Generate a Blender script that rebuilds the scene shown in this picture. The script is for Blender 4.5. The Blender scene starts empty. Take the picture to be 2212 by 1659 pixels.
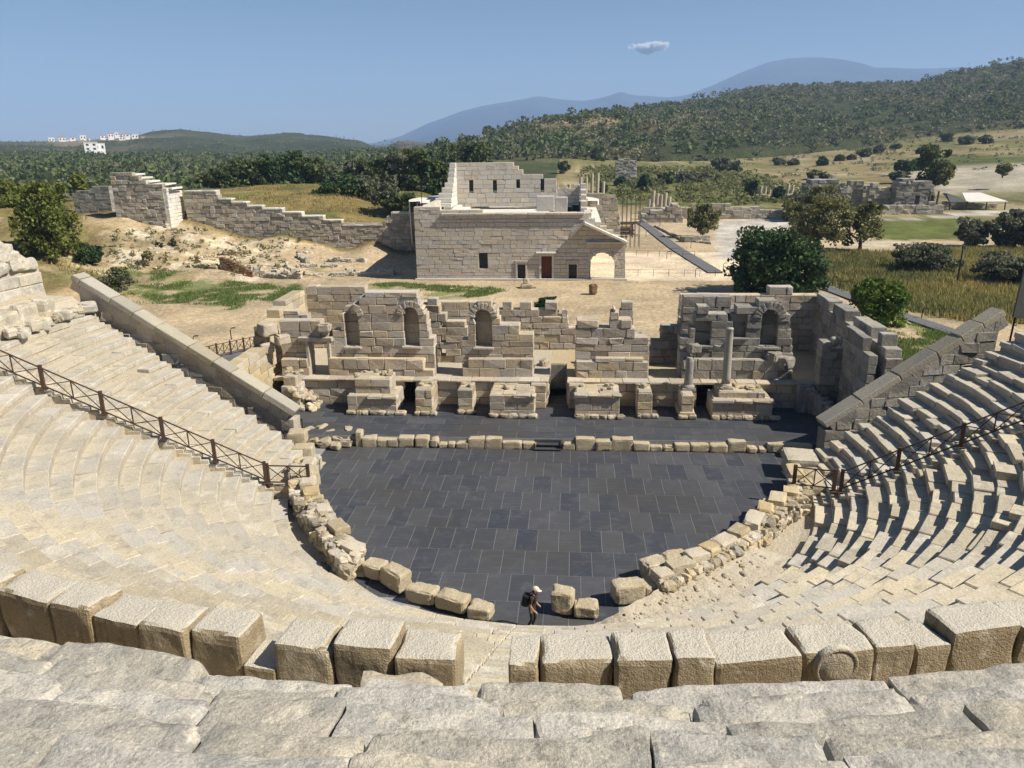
import bpy, bmesh, math, random
import numpy as np
from mathutils import Vector, Matrix, noise as mnoise
from math import radians, sin, cos, tan, atan2, degrees, pi, sqrt, hypot

# ------------------------------------------------------------------ scene, camera, light
scn = bpy.context.scene
COL = scn.collection
random.seed(7)
rng = np.random.default_rng(11)

F_PX, PITCH, YAW, ROLL = 770.0, radians(17.5), radians(4.6), radians(0.8)
CAM = np.array([1.2, 0.0, 17.0])
def _axes():
    h = np.array([-sin(YAW), cos(YAW), 0]); r = np.array([cos(YAW), sin(YAW), 0]); z = np.array([0, 0, 1.0])
    F = h*cos(PITCH) - z*sin(PITCH); U = h*sin(PITCH) + z*cos(PITCH)
    return r*cos(ROLL) - U*sin(ROLL), U*cos(ROLL) + r*sin(ROLL), F
AR, AU, AF = _axes()
cd = bpy.data.cameras.new('camera'); cam = bpy.data.objects.new('camera', cd); COL.objects.link(cam)
cd.sensor_width = 36; cd.lens = 36*F_PX/1024; cd.clip_start = .1; cd.clip_end = 60000
M = Matrix(((AR[0], AU[0], -AF[0], CAM[0]), (AR[1], AU[1], -AF[1], CAM[1]), (AR[2], AU[2], -AF[2], CAM[2]), (0, 0, 0, 1)))
cam.matrix_world = M
scn.camera = cam
scn.view_settings.view_transform = 'Standard'; scn.view_settings.look = 'None'
scn.view_settings.exposure = 0.62; scn.view_settings.gamma = 1

SUN_AZ, SUN_EL = radians(102), radians(46)
w = bpy.data.worlds.new('World'); scn.world = w; w.use_nodes = True
nt = w.node_tree
sky = nt.nodes.new('ShaderNodeTexSky'); sky.sky_type = 'NISHITA'; sky.sun_disc = False
sky.sun_elevation = SUN_EL; sky.sun_rotation = SUN_AZ; sky.air_density = 1.0; sky.dust_density = .25; sky.ozone_density = 6.0
bg = nt.nodes['Background']; bg.inputs[1].default_value = 0.05
nt.links.new(sky.outputs[0], bg.inputs[0])
sl = bpy.data.lights.new('sun', 'SUN'); sl.energy = 5.0; sl.angle = radians(.53); sl.color = (1.0, .93, .81)
so = bpy.data.objects.new('sun', sl); COL.objects.link(so)
sd = Vector((sin(SUN_AZ)*cos(SUN_EL), cos(SUN_AZ)*cos(SUN_EL), sin(SUN_EL)))
so.rotation_euler = sd.to_track_quat('Z', 'Y').to_euler()
so.location = (40, -20, 80)

# ------------------------------------------------------------------ measuring: a point of the photograph (2212 px wide) to a real point
def ray(u, v):
    u, v = u/2.16, v/2.16
    return AF + (u-512)/F_PX*AR + (384-v)/F_PX*AU
def on_z(u, v, z=0.0):
    d = ray(u, v); return CAM + (z-CAM[2])/d[2]*d
def on_y(u, v, y):
    d = ray(u, v); return CAM + (y-CAM[1])/d[1]*d
def at_dist(u, v, D):
    d = ray(u, v); return CAM + D/hypot(d[0], d[1])*d
def prof(pts, y):
    return [(float(on_y(a, b, y)[0]), float(on_y(a, b, y)[2])) for a, b in pts]

# ------------------------------------------------------------------ materials
def nodes(name):
    m = bpy.data.materials.new(name); m.use_nodes = True
    t = m.node_tree; b = t.nodes['Principled BSDF']
    return m, t, b
def N(t, typ, **kw):
    n = t.nodes.new(typ)
    for k, v in kw.items():
        if k.startswith('_'): setattr(n, k[1:], v)
        else: n.inputs[k.replace('__', ' ')].default_value = v
    return n
def ramp(t, src, p0, p1, c0=(0, 0, 0, 1), c1=(1, 1, 1, 1)):
    r = t.nodes.new('ShaderNodeValToRGB'); t.links.new(src, r.inputs[0])
    r.color_ramp.elements[0].position = p0; r.color_ramp.elements[1].position = p1
    r.color_ramp.elements[0].color = c0; r.color_ramp.elements[1].color = c1
    return r
def mix(t, fac, a, b, typ='MIX'):
    m = t.nodes.new('ShaderNodeMix'); m.data_type = 'RGBA'; m.blend_type = typ
    for i, s in ((0, fac), (6, a), (7, b)):
        if hasattr(s, 'is_linked') or hasattr(s, 'links'): t.links.new(s, m.inputs[i])
        else: m.inputs[i].default_value = (tuple(s) + (1,) if i and len(s) == 3 else s)
    return m.outputs[2]
def tex(t, co, scale, detail=6, rough=.6, dist=0):
    n = N(t, 'ShaderNodeTexNoise', Scale=scale, Detail=detail, Roughness=rough, Distortion=dist); t.links.new(co, n.inputs['Vector'])
    return n.outputs['Fac']

def stone(name, c1, c2, stain=(.08, .075, .07), s=.5, island=.3, bump=.4, bs=9, stain_lo=.58, stain_hi=.75, stain_k=.7, pale=None, streak=False, pits=0, lichen=False, worn=None):
    m, t, b = nodes(name)
    co = N(t, 'ShaderNodeNewGeometry').outputs['Position']
    isl = N(t, 'ShaderNodeNewGeometry').outputs['Random Per Island']
    c = mix(t, ramp(t, tex(t, co, s), .35, .65).outputs[0], c1, c2)
    # every block its own tone and a little its own hue
    v = N(t, 'ShaderNodeMath', _operation='MULTIPLY_ADD'); t.links.new(isl, v.inputs[0]); v.inputs[1].default_value = 2*island; v.inputs[2].default_value = 1-island
    hs = N(t, 'ShaderNodeHueSaturation'); t.links.new(c, hs.inputs['Color']); t.links.new(v.outputs[0], hs.inputs['Value'])
    w7 = N(t, 'ShaderNodeMath', _operation='MULTIPLY'); t.links.new(isl, w7.inputs[0]); w7.inputs[1].default_value = 7.31
    fr = N(t, 'ShaderNodeMath', _operation='FRACT'); t.links.new(w7.outputs[0], fr.inputs[0])
    sat = N(t, 'ShaderNodeMath', _operation='MULTIPLY_ADD'); t.links.new(fr.outputs[0], sat.inputs[0]); sat.inputs[1].default_value = .7; sat.inputs[2].default_value = .65
    t.links.new(sat.outputs[0], hs.inputs['Saturation'])
    c = hs.outputs[0]
    if pale:
        c = mix(t, ramp(t, tex(t, co, s*2.7, 5, .65), .55, .68).outputs[0], c, pale)
    fs = ramp(t, tex(t, co, s*4.1, 9, .72), stain_lo, stain_hi)
    k = N(t, 'ShaderNodeMath', _operation='MULTIPLY'); t.links.new(fs.outputs[0], k.inputs[0]); k.inputs[1].default_value = stain_k
    c = mix(t, k.outputs[0], c, stain)
    if lichen:      # small crusts of grey, blue-grey and white lichen
        for sc_, p0_, cl_, kk_ in ((11, .57, (.29, .285, .255), .7), (17, .59, (.78, .73, .62), .7), (6.5, .60, (.40, .40, .365), .55), (30, .62, (.13, .13, .12), .7)):
            fl = ramp(t, tex(t, co, sc_, 7, .75, .4), p0_, p0_+.06); kl = N(t, 'ShaderNodeMath', _operation='MULTIPLY'); t.links.new(fl.outputs[0], kl.inputs[0]); kl.inputs[1].default_value = kk_
            c = mix(t, kl.outputs[0], c, cl_)
    if streak:      # black water stains running down from the top of a block
        mp = N(t, 'ShaderNodeMapping'); mp.inputs['Scale'].default_value = (5, 5, .35); t.links.new(co, mp.inputs[0])
        f2 = ramp(t, tex(t, mp.outputs[0], 1.6, 4), .55, .72)
        k2 = N(t, 'ShaderNodeMath', _operation='MULTIPLY'); t.links.new(f2.outputs[0], k2.inputs[0]); k2.inputs[1].default_value = .55
        c = mix(t, k2.outputs[0], c, stain)
    if worn:        # upper faces paler: wear, plus sunlight on the tops put into colour
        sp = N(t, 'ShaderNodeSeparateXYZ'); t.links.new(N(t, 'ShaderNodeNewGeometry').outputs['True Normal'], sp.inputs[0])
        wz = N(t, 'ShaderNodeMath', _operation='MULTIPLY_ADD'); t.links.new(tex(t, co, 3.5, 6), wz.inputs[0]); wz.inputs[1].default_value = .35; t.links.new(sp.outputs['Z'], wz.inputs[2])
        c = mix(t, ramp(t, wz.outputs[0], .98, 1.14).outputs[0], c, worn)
    fine = ramp(t, tex(t, co, bs*2.4, 8, .7), .28, .76, (.60, .60, .60, 1), (1.22, 1.22, 1.22, 1))
    c = mix(t, 1.0, c, fine.outputs[0], 'MULTIPLY')
    t.links.new(c, b.inputs['Base Color'])
    b.inputs['Roughness'].default_value = .93; b.inputs['Specular IOR Level'].default_value = .15
    h = tex(t, co, bs, 9, .68)
    if pits:
        vo = N(t, 'ShaderNodeTexVoronoi', Scale=pits); t.links.new(co, vo.inputs['Vector'])
        a = N(t, 'ShaderNodeMath', _operation='MULTIPLY_ADD'); t.links.new(vo.outputs['Distance'], a.inputs[0]); a.inputs[1].default_value = .25; t.links.new(h, a.inputs[2]); h = a.outputs[0]
    bp = N(t, 'ShaderNodeBump', Strength=bump, Distance=.12); t.links.new(h, bp.inputs['Height']); t.links.new(bp.outputs[0], b.inputs['Normal'])
    return m

def plain(name, col, rough=.7, metal=0, var=.15, s=6):
    m, t, b = nodes(name)
    co = N(t, 'ShaderNodeNewGeometry').outputs['Position']
    f = ramp(t, tex(t, co, s), .3, .7, tuple(x*(1-var) for x in col)+(1,), tuple(min(1, x*(1+var)) for x in col)+(1,))
    t.links.new(f.outputs[0], b.inputs['Base Color']); b.inputs['Roughness'].default_value = rough; b.inputs['Metallic'].default_value = metal
    b.inputs['Specular IOR Level'].default_value = .25
    return m

def leafy(name, c1, c2, trans=.25, ns=.45):
    m, t, b = nodes(name)
    isl = N(t, 'ShaderNodeNewGeometry').outputs['Random Per Island']
    co = N(t, 'ShaderNodeNewGeometry').outputs['Position']
    c = mix(t, ramp(t, tex(t, co, ns, 4), .36, .64).outputs[0], c1, c2)
    v = N(t, 'ShaderNodeMath', _operation='MULTIPLY_ADD'); t.links.new(isl, v.inputs[0]); v.inputs[1].default_value = .8; v.inputs[2].default_value = .6
    hs = N(t, 'ShaderNodeHueSaturation'); t.links.new(c, hs.inputs['Color']); t.links.new(v.outputs[0], hs.inputs['Value'])
    t.links.new(hs.outputs[0], b.inputs['Base Color']); b.inputs['Roughness'].default_value = .65; b.inputs['Specular IOR Level'].default_value = .2
    tr = N(t, 'ShaderNodeBsdfTranslucent'); t.links.new(hs.outputs[0], tr.inputs['Color'])
    mx = N(t, 'ShaderNodeMixShader'); mx.inputs[0].default_value = trans
    t.links.new(b.outputs[0], mx.inputs[1]); t.links.new(tr.outputs[0], mx.inputs[2])
    t.links.new(mx.outputs[0], t.nodes['Material Output'].inputs['Surface'])
    return m

MT = {}
MT['seat'] = stone('seat_limestone', (.56, .50, .39), (.50, .45, .355), stain=(.27, .25, .21), s=.35, island=.13, bump=.4, bs=7, stain_lo=.51, stain_hi=.70, stain_k=.72, pale=(.62, .57, .47))
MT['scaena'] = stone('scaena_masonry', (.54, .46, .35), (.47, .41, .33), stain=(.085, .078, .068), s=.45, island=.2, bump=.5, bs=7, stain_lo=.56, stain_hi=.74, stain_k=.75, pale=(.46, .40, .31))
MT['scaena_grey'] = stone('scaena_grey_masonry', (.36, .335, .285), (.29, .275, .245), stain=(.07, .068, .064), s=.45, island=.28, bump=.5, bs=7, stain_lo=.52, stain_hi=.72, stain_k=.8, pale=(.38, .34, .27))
MT['house'] = stone('assembly_masonry', (.60, .54, .45), (.56, .51, .44), stain=(.25, .225, .19), s=.25, island=.1, bump=.35, bs=4, stain_lo=.56, stain_hi=.78, stain_k=.55)
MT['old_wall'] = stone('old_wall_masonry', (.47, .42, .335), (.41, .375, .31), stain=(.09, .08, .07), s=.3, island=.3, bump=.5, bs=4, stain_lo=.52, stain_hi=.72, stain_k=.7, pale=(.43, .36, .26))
MT['new_and_sunlit'] = stone('new_and_sunlit_stone', (.70, .665, .58), (.62, .59, .52), stain=(.35, .32, .27), s=.3, island=.1, bump=.2, bs=5, stain_k=.35)  # real new stone, also stands in for sunlight on the tower
MT['parapet'] = stone('parapet_blocks', (.37, .285, .175), (.42, .345, .23), stain=(.10, .085, .06), s=.8, island=.18, bump=.55, bs=18, stain_lo=.56, stain_hi=.74, stain_k=.7, pale=(.60, .52, .39), streak=True, pits=34, worn=(.60, .55, .45))  # brown deepened so the colour carries the shade of the faces
MT['weathered'] = stone('weathered_grey_stone', (.62, .555, .445), (.41, .39, .335), stain=(.19, .18, .155), s=1.1, island=.12, bump=.6, bs=15, stain_lo=.52, stain_hi=.64, stain_k=.6, pale=(.72, .65, .52), pits=0, lichen=True)
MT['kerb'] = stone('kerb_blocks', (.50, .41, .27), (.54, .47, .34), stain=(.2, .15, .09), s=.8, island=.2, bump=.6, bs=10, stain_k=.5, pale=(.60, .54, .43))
MT['rubble'] = stone('rubble_stones', (.54, .45, .31), (.48, .42, .32), stain=(.16, .13, .09), s=1, island=.35, bump=.8, bs=9, stain_k=.6, pale=(.52, .46, .34))
MT['coping'] = stone('coping_slabs', (.42, .38, .29), (.37, .34, .28), stain=(.16, .15, .13), s=.6, island=.18, bump=.4, bs=9, stain_k=.5)
MT['dirt'] = stone('packed_dirt', (.48, .40, .28), (.52, .45, .33), stain=(.32, .26, .17), s=.5, island=0, bump=.8, bs=6, stain_k=.5)
MT['brick'] = stone('red_brick', (.24, .145, .085), (.21, .135, .085), stain=(.12, .08, .05), s=1, island=.2, bump=.5, bs=6)
MT['rail'] = plain('rusty_brown_paint', (.075, .045, .032), .6, 0)
MT['iron'] = plain('dark_iron', (.035, .033, .033), .5, .3)
MT['wood_red'] = plain('red_brown_door_wood', (.16, .05, .028), .6)
MT['dark'] = plain('dark_interior', (.025, .024, .023), .9)
MT['glass'] = plain('dark_glass', (.03, .035, .04), .15)
MT['slat'] = plain('grey_boards', (.13, .13, .135), .8)
MT['grey_panel'] = plain('grey_panel_paint', (.085, .09, .082), .6)
MT['bark'] = plain('tree_bark', (.11, .085, .06), .9, 0, .3, 5)
MT['white_wall'] = plain('white_plaster', (.75, .74, .72), .8, 0, .05)
MT['tile_roof'] = plain('terracotta_roof', (.32, .16, .10), .8)
MT['timber'] = plain('weathered_timber', (.10, .065, .045), .85, 0, .3)
MT['pale_screen'] = plain('pale_infill_stone', (.58, .50, .41), .85, 0, .05, 2)

# slate tiles
m, t, b = nodes('slate_tiles')
co = N(t, 'ShaderNodeNewGeometry').outputs['Position']; isl = N(t, 'ShaderNodeNewGeometry').outputs['Random Per Island']
c = mix(t, isl, (.036, .042, .055), (.072, .073, .078))
c = mix(t, ramp(t, tex(t, co, 1.3, 6, .65, .6), .5, .78).outputs[0], c, (.095, .096, .10))
c = mix(t, ramp(t, tex(t, co, .16, 4), .45, .7).outputs[0], c, (.056, .053, .05))
mp = N(t, 'ShaderNodeMapping'); mp.inputs['Scale'].default_value = (.6, 5, 1); t.links.new(co, mp.inputs[0])
st = ramp(t, tex(t, mp.outputs[0], 1.2, 6, .7), .52, .8)
k = N(t, 'ShaderNodeMath', _operation='MULTIPLY'); t.links.new(st.outputs[0], k.inputs[0]); k.inputs[1].default_value = .5
c = mix(t, k.outputs[0], c, (.14, .14, .15))
t.links.new(c, b.inputs['Base Color']); b.inputs['Roughness'].default_value = .62; b.inputs['Specular IOR Level'].default_value = .3
bp = N(t, 'ShaderNodeBump', Strength=.15, Distance=.02); t.links.new(tex(t, co, 9, 6), bp.inputs['Height']); t.links.new(bp.outputs[0], b.inputs['Normal'])
MT['slate'] = m
MT['grout'] = plain('pale_grout', (.24, .24, .24), .9)

MT['pine'] = leafy('pine_leaves', (.105, .135, .026), (.19, .205, .042), .35)
MT['fig'] = leafy('dark_green_leaves', (.036, .07, .024), (.06, .105, .034))
MT['bright'] = leafy('bright_green_leaves', (.085, .15, .02), (.14, .20, .032))
MT['olive'] = leafy('olive_leaves', (.15, .16, .055), (.23, .22, .09), .35)
MT['greyolive'] = leafy('grey_green_leaves', (.12, .135, .08), (.18, .19, .115), .35)
MT['evergreen'] = leafy('evergreen_leaves', (.075, .105, .036), (.13, .155, .056), .3)
MT['maquis'] = leafy('maquis_scrub', (.10, .12, .055), (.155, .16, .08), .25)
MT['maquis_far'] = leafy('far_scrub', (.12, .145, .07), (.22, .205, .115), .25, .018)
MT['drygrass'] = leafy('dry_reed_grass', (.40, .32, .12), (.24, .235, .08), .35, .09)
MT['grass'] = leafy('green_grass', (.15, .215, .055), (.21, .25, .085), .4)

# ------------------------------------------------------------------ object helpers
def link(o, parent=None):
    COL.objects.link(o)
    if parent is not None: o.parent = parent
    return o
def thing(name, label, cat, loc=(0, 0, 0), rz=0, group=None):
    o = bpy.data.objects.new(name, None); COL.objects.link(o); o.location = loc; o.rotation_euler = (0, 0, rz)
    o.empty_display_size = .3
    return tag(o, label, cat, group)
def tag(o, label, cat, group=None):
    o['label'] = label; o['category'] = cat
    if group: o['group'] = group
    return o
def structure(o): o['kind'] = 'structure'; return o
def stuff(o): o['kind'] = 'stuff'; return o

class MB:
    """collects vertices and faces, links them as one mesh object"""
    def __init__(s): s.v = []; s.f = []; s.mi = []; s.n = 0
    def add(s, V, F, mi=0):
        V = np.asarray(V, float); s.v.append(V)
        for f in F: s.f.append([i+s.n for i in f])
        s.mi += [mi]*len(F); s.n += len(V)
    def build(s, name, mats, parent=None, smooth=False, origin=None):
        V = np.concatenate(s.v) if s.v else np.zeros((0, 3))
        if origin is not None: V = V - np.asarray(origin, float)
        me = bpy.data.meshes.new(name); me.from_pydata(V.tolist(), [], s.f)
        for mm in (mats if isinstance(mats, (list, tuple)) else [mats]): me.materials.append(mm)
        if any(s.mi): me.polygons.foreach_set('material_index', s.mi)
        if smooth: me.polygons.foreach_set('use_smooth', [True]*len(s.f))
        me.update()
        o = bpy.data.objects.new(name, me); link(o, parent)
        if origin is not None and parent is None: o.location = origin
        return o

SG = np.array([(x, y, z) for x in (-1, 1) for y in (-1, 1) for z in (-1, 1)], float)
def _chamfer_topology():
    # vertex index = corner*3 + axis ; the vertex lies in the face normal to that axis
    ci = lambda x, y, z: (x*4+y*2+z)
    F = []
    for ax in range(3):
        for sgn in (0, 1):
            c = []
            for a, b_ in ((0, 0), (1, 0), (1, 1), (0, 1)):
                q = [0, 0, 0]; q[ax] = sgn; q[(ax+1) % 3] = a; q[(ax+2) % 3] = b_
                c.append(ci(*q)*3+ax)
            F.append(c if sgn else c[::-1])
    for ax in range(3):
        b1, b2 = (ax+1) % 3, (ax+2) % 3
        for s1 in (0, 1):
            for s2 in (0, 1):
                q0 = [0, 0, 0]; q0[b1] = s1; q0[b2] = s2; q1 = list(q0); q1[ax] = 1
                f = [ci(*q0)*3+b1, ci(*q1)*3+b1, ci(*q1)*3+b2, ci(*q0)*3+b2]
                F.append(f if s1 == s2 else f[::-1])
    for x in (0, 1):
        for y in (0, 1):
            for z in (0, 1):
                i = ci(x, y, z)*3; f = [i, i+1, i+2]
                F.append(f if (x+y+z) % 2 == 1 else f[::-1])
    return F
CHF = _chamfer_topology()
CHT = np.repeat(SG, 3, 0); CHM = np.tile(1-np.eye(3), (8, 1))
def frame(yaw=0, tilt=0, roll=0):
    return np.array(Matrix.Rotation(yaw, 3, 'Z') @ Matrix.Rotation(tilt, 3, 'X') @ Matrix.Rotation(roll, 3, 'Y'))
def block(mb, c, dims, R=None, ch=.02, jit=.01, mi=0):
    h = np.asarray(dims, float)/2; ch = min(ch, h.min()*.6)
    V = CHT*(h - CHM*ch)
    if jit: V = V + np.repeat(rng.normal(0, jit, (8, 3)), 3, 0)
    if R is not None: V = V @ R.T
    mb.add(V + np.asarray(c, float), CHF, mi)
BXF = [(0, 1, 3, 2), (4, 6, 7, 5), (0, 4, 5, 1), (2, 3, 7, 6), (0, 2, 6, 4), (1, 5, 7, 3)]
def box(mb, c, dims, R=None, mi=0):
    V = SG*np.asarray(dims, float)/2
    if R is not None: V = V @ R.T
    mb.add(V + np.asarray(c, float), BXF, mi)
def tube(mb, pts, r, n=8, mi=0, cap=True):
    pts = [np.asarray(p, float) for p in pts]; r = r if isinstance(r, (list, tuple)) else [r]*len(pts)
    V = []
    for i, p in enumerate(pts):
        d = pts[min(i+1, len(pts)-1)] - pts[max(i-1, 0)]; d = d/(np.linalg.norm(d)+1e-9)
        a = np.cross(d, (0, 0, 1) if abs(d[2]) < .9 else (1, 0, 0)); a /= np.linalg.norm(a); b_ = np.cross(d, a)
        for k in range(n):
            q = 2*pi*k/n; V.append(p + r[i]*(cos(q)*a + sin(q)*b_))
    F = [(i*n+k, i*n+(k+1) % n, (i+1)*n+(k+1) % n, (i+1)*n+k) for i in range(len(pts)-1) for k in range(n)]
    if cap: F += [tuple(range(n))[::-1], tuple(range((len(pts)-1)*n, len(pts)*n))]
    mb.add(V, F, mi)
def bar(mb, a, b_, w_, h_=None, mi=0):
    a, b_ = np.asarray(a, float), np.asarray(b_, float); d = b_-a; L = np.linalg.norm(d); d /= L
    s_ = np.cross(d, (0, 0, 1)); s_ = s_/np.linalg.norm(s_) if np.linalg.norm(s_) > 1e-6 else np.array([1., 0, 0])
    u_ = np.cross(s_, d)
    box(mb, (a+b_)/2, (L, w_, h_ or w_), np.column_stack([d, s_, u_]), mi)

_cube_cache = {}
def cube_grid(nx, ny, nz):
    key = (nx, ny, nz)
    if key in _cube_cache: return _cube_cache[key]
    idx = {}; V = []; F = []
    def vid(i, j, k):
        if (i, j, k) not in idx: idx[(i, j, k)] = len(V); V.append((2*i/nx-1, 2*j/ny-1, 2*k/nz-1))
        return idx[(i, j, k)]
    for i in range(nx):
        for j in range(ny):
            F.append((vid(i, j, 0), vid(i, j+1, 0), vid(i+1, j+1, 0), vid(i+1, j, 0)))
            F.append((vid(i, j, nz), vid(i+1, j, nz), vid(i+1, j+1, nz), vid(i, j+1, nz)))
    for i in range(nx):
        for k in range(nz):
            F.append((vid(i, 0, k), vid(i+1, 0, k), vid(i+1, 0, k+1), vid(i, 0, k+1)))
            F.append((vid(i, ny, k), vid(i, ny, k+1), vid(i+1, ny, k+1), vid(i+1, ny, k)))
    for j in range(ny):
        for k in range(nz):
            F.append((vid(0, j, k), vid(0, j, k+1), vid(0, j+1, k+1), vid(0, j+1, k)))
            F.append((vid(nx, j, k), vid(nx, j+1, k), vid(nx, j+1, k+1), vid(nx, j, k+1)))
    _cube_cache[key] = (np.array(V), F)
    return _cube_cache[key]
def rock(mb, c, dims, R=None, n=(6, 5, 4), rnd=.25, amp=.05, freq=1.5, amp2=.0, mi=0):
    """a squared stone with worn corners and a lumpy surface"""
    V, F = cube_grid(*n); dims = np.asarray(dims, float)
    P_ = V*.5*dims
    if rnd > .65:
        p = 8 - 6*min(rnd, 1); q = (np.abs(V)**p).sum(1)**(1/p)
        P_ = V*(np.abs(V).max(1)/np.maximum(q, 1e-6))[:, None]*.5*dims*1.04
    else:                                       # box with edges of one radius
        r_ = rnd*dims.min()*.5; inn = np.clip(P_, -(dims/2-r_), dims/2-r_); dl = P_-inn; ln_ = np.linalg.norm(dl, axis=1)
        P_ = np.where((ln_ > 1e-9)[:, None], inn+dl/np.maximum(ln_, 1e-9)[:, None]*r_, P_)
    edge = np.sort(np.abs(V), 1)[:, 1]          # 1 along the edges: they are chipped more than the faces
    chip = np.clip((edge-.72)/.28, 0, 1)
    V = P_; off = rng.uniform(-50, 50, 3)
    out = V.copy()
    for i, a in enumerate(V):
        s_ = Vector(a*freq+off); d = mnoise.noise_vector(s_)
        out[i] += np.array(d)*amp
        if chip[i] > 0: out[i] -= a*chip[i]*max(0, d[0]+.12)*min(.9, amp*4/max(.2, dims.min()))
        if amp2: out[i] += np.array(mnoise.noise_vector(Vector(a*freq*4.7+off)))*amp2
    if R is not None: out = out @ R.T
    mb.add(out + np.asarray(c, float), F, mi)

def intervals(f, s0, s1, step=.04):
    out = []; st = None; s = s0
    while s <= s1:
        if f(s):
            if st is None: st = s
        elif st is not None:
            out.append((st, s)); st = None
        s += step
    if st is not None: out.append((st, s1))
    return out
def masonry(mb, O, ang, pr, zb, th, openings=(), ch=(.42, .62), ln=(.7, 1.5), jit=.012, bev=.022, face=.013, core=True, ragged=.35, mi=0, gap=.028):
    """courses of blocks up to the broken outline pr = [(s, z)...]; O is the foot of the face, ang the direction of s; the wall lies behind the face"""
    d = np.array([cos(ang), sin(ang), 0]); nrm = np.array([-sin(ang), cos(ang), 0]); zz = np.array([0, 0, 1.0])
    R = np.column_stack([d, nrm, zz]); O = np.asarray(O, float)
    xs = [p_[0] for p_ in pr]; zs = [p_[1] for p_ in pr]; ztop = max(zs); z = zb
    while z < ztop - .12:
        hgt = random.uniform(*ch)
        if ztop - z < hgt*1.4: hgt = ztop - z
        zm = z + hgt/2
        def ok(s):
            if np.interp(s, xs, zs) < z + hgt*(1-ragged): return False
            for o in openings:
                if o['s0'] < s < o['s1'] and o['z0'] - .01 < zm < o['z1']:
                    if o.get('arch'):
                        r = (o['s1']-o['s0'])/2; sp = o['z1']-r
                        if zm > sp and (s-(o['s0']+o['s1'])/2)**2 + (zm-sp)**2 > r*r: continue
                    return False
            return True
        for a, b_ in intervals(ok, xs[0], xs[-1]):
            if b_ - a < .12: continue
            if core and b_-a > .2:
                box(mb, O + d*(a+b_)/2 + nrm*(th/2+.04) + zz*zm, (b_-a-.08, th-.14, hgt-.004), R, mi)
            s = a
            while s < b_ - .02:
                L = random.uniform(*ln)
                if b_ - s < L + ln[0]*.6: L = b_ - s
                f_ = random.gauss(0, face); wr = random.random(); jt = jit*(3.2 if wr < .09 else 1)
                if wr > .94: f_ += face*4.5
                block(mb, O + d*(s+L/2) + nrm*(th/2+f_) + zz*zm, (L-gap, th, hgt-gap*.8), R, bev*random.uniform(.6, 1.5)*(2 if wr < .09 else 1), jt, mi)
                s += L
        z += hgt
    return mb
def arch_ring(mb, O, ang, sc, zsp, r, wid, th, n=9, a0=0, a1=pi, proud=.06, mi=0):
    d = np.array([cos(ang), sin(ang), 0]); nrm = np.array([-sin(ang), cos(ang), 0]); zz = np.array([0, 0, 1.0])
    for i in range(n):
        q = a0 + (a1-a0)*(i+.5)/n; rad = d*cos(q)+zz*sin(q); tan_ = -d*sin(q)+zz*cos(q)
        block(mb, np.asarray(O, float)+d*sc+zz*zsp+rad*(r+wid/2)+nrm*(th/2-proud), ((r+wid/2)*(a1-a0)/n-.012, th, wid), np.column_stack([tan_, nrm, rad]), .03, .012, mi)
# ================================================================== THE THEATRE
OC = np.array([0.0, 36.7])            # centre of the orchestra
def pol(R, a, z=0.0): return np.array([OC[0]+R*cos(a), OC[1]+R*sin(a), z])
A0, A1 = radians(-189.5), radians(9.5)
ROW_D, ROW_H, R0, Z0 = .72, .42, 13.0, .45
def row_top(R): return Z0 + (R-R0)/ROW_D*ROW_H

# ---- floors
_ra = [-200, -180, -163, -150, -138, -129, -120, -90, -76, -67, -56, -41, -30, -21, -12, 0, 20]
_rr = [12.9, 12.7, 12.2, 11.75, 11.8, 12.2, 12.45, 12.45, 12.2, 11.4, 10.9, 10.75, 11.0, 11.3, 12.3, 12.7, 12.9]
def rim(a): return float(np.interp(degrees(a), _ra, _rr))      # the middle of the ring wall
def tile_floor(name, z, x0, x1, y0, y1, tx, ty, keep, offs=.5):
    mb = MB(); k = 0; y = y1
    while y > y0:
        yb = max(y-ty, y0); x = x0 - (tx*offs if k % 2 else 0) - .3
        while x < x1:
            a, b_ = max(x, x0), min(x+tx, x1)
            if b_-a > .1 and keep((a+b_)/2, (y+yb)/2):
                box(mb, ((a+b_)/2, (y+yb)/2, z-.03+rng.normal(0, .0012)), (b_-a-.02, y-yb-.02, .06))
            x += tx
        y -= ty; k += 1
    g = MB()
    return mb.build(name, MT['slate'])
orch = structure(tile_floor('orchestra_floor', 0, -15.6, 17.0, 23.9, 41.35, .95, 1.94, lambda x, y: hypot(x, y-OC[1]) < rim(atan2(y-OC[1], x))+.3 or (y > 37.5 and x > -12.9 and x < 14)))
stg = structure(tile_floor('stage_floor', .55, -16.6, 17.6, 41.62, 47.9, 2.3, 1.05, lambda x, y: True))
g = MB(); box(g, (.7, 32.6, -.057), (33.4, 17.6, .1)); box(g, (.5, 44.75, .2425), (34.4, 6.3, .6))
structure(g.build('floor_bed', MT['grout']))

# ---- dirt under and between the seats: one stepped cone down to the ground
mb = MB(); na = 120
prf = [(0, .015), (12.55, .02), (12.95, .10), (13.05, .14)]
R = R0
while R < 26.6: prf += [(R+.02, row_top(R)-.22), (R+ROW_D, row_top(R)-.2)]; R += ROW_D
prf += [(26.75, 8.35), (27.5, 8.88), (29.3, 8.9), (29.5, 10.6), (36, 14.6), (46, 17.6), (60, 17.6), (75, 8), (95, -.5)]
V = []; F = []
for i, (r, z) in enumerate(prf):
    for k in range(na+1): a_ = A0+(A1-A0)*k/na; V.append(pol(r if i else rim(a_)+.1, a_, z))
for i in range(len(prf)-1):
    for k in range(na): F.append((i*(na+1)+k, i*(na+1)+k+1, (i+1)*(na+1)+k+1, (i+1)*(na+1)+k))
mb.add(V, F); structure(mb.build('terrain', MT['dirt']))

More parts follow.
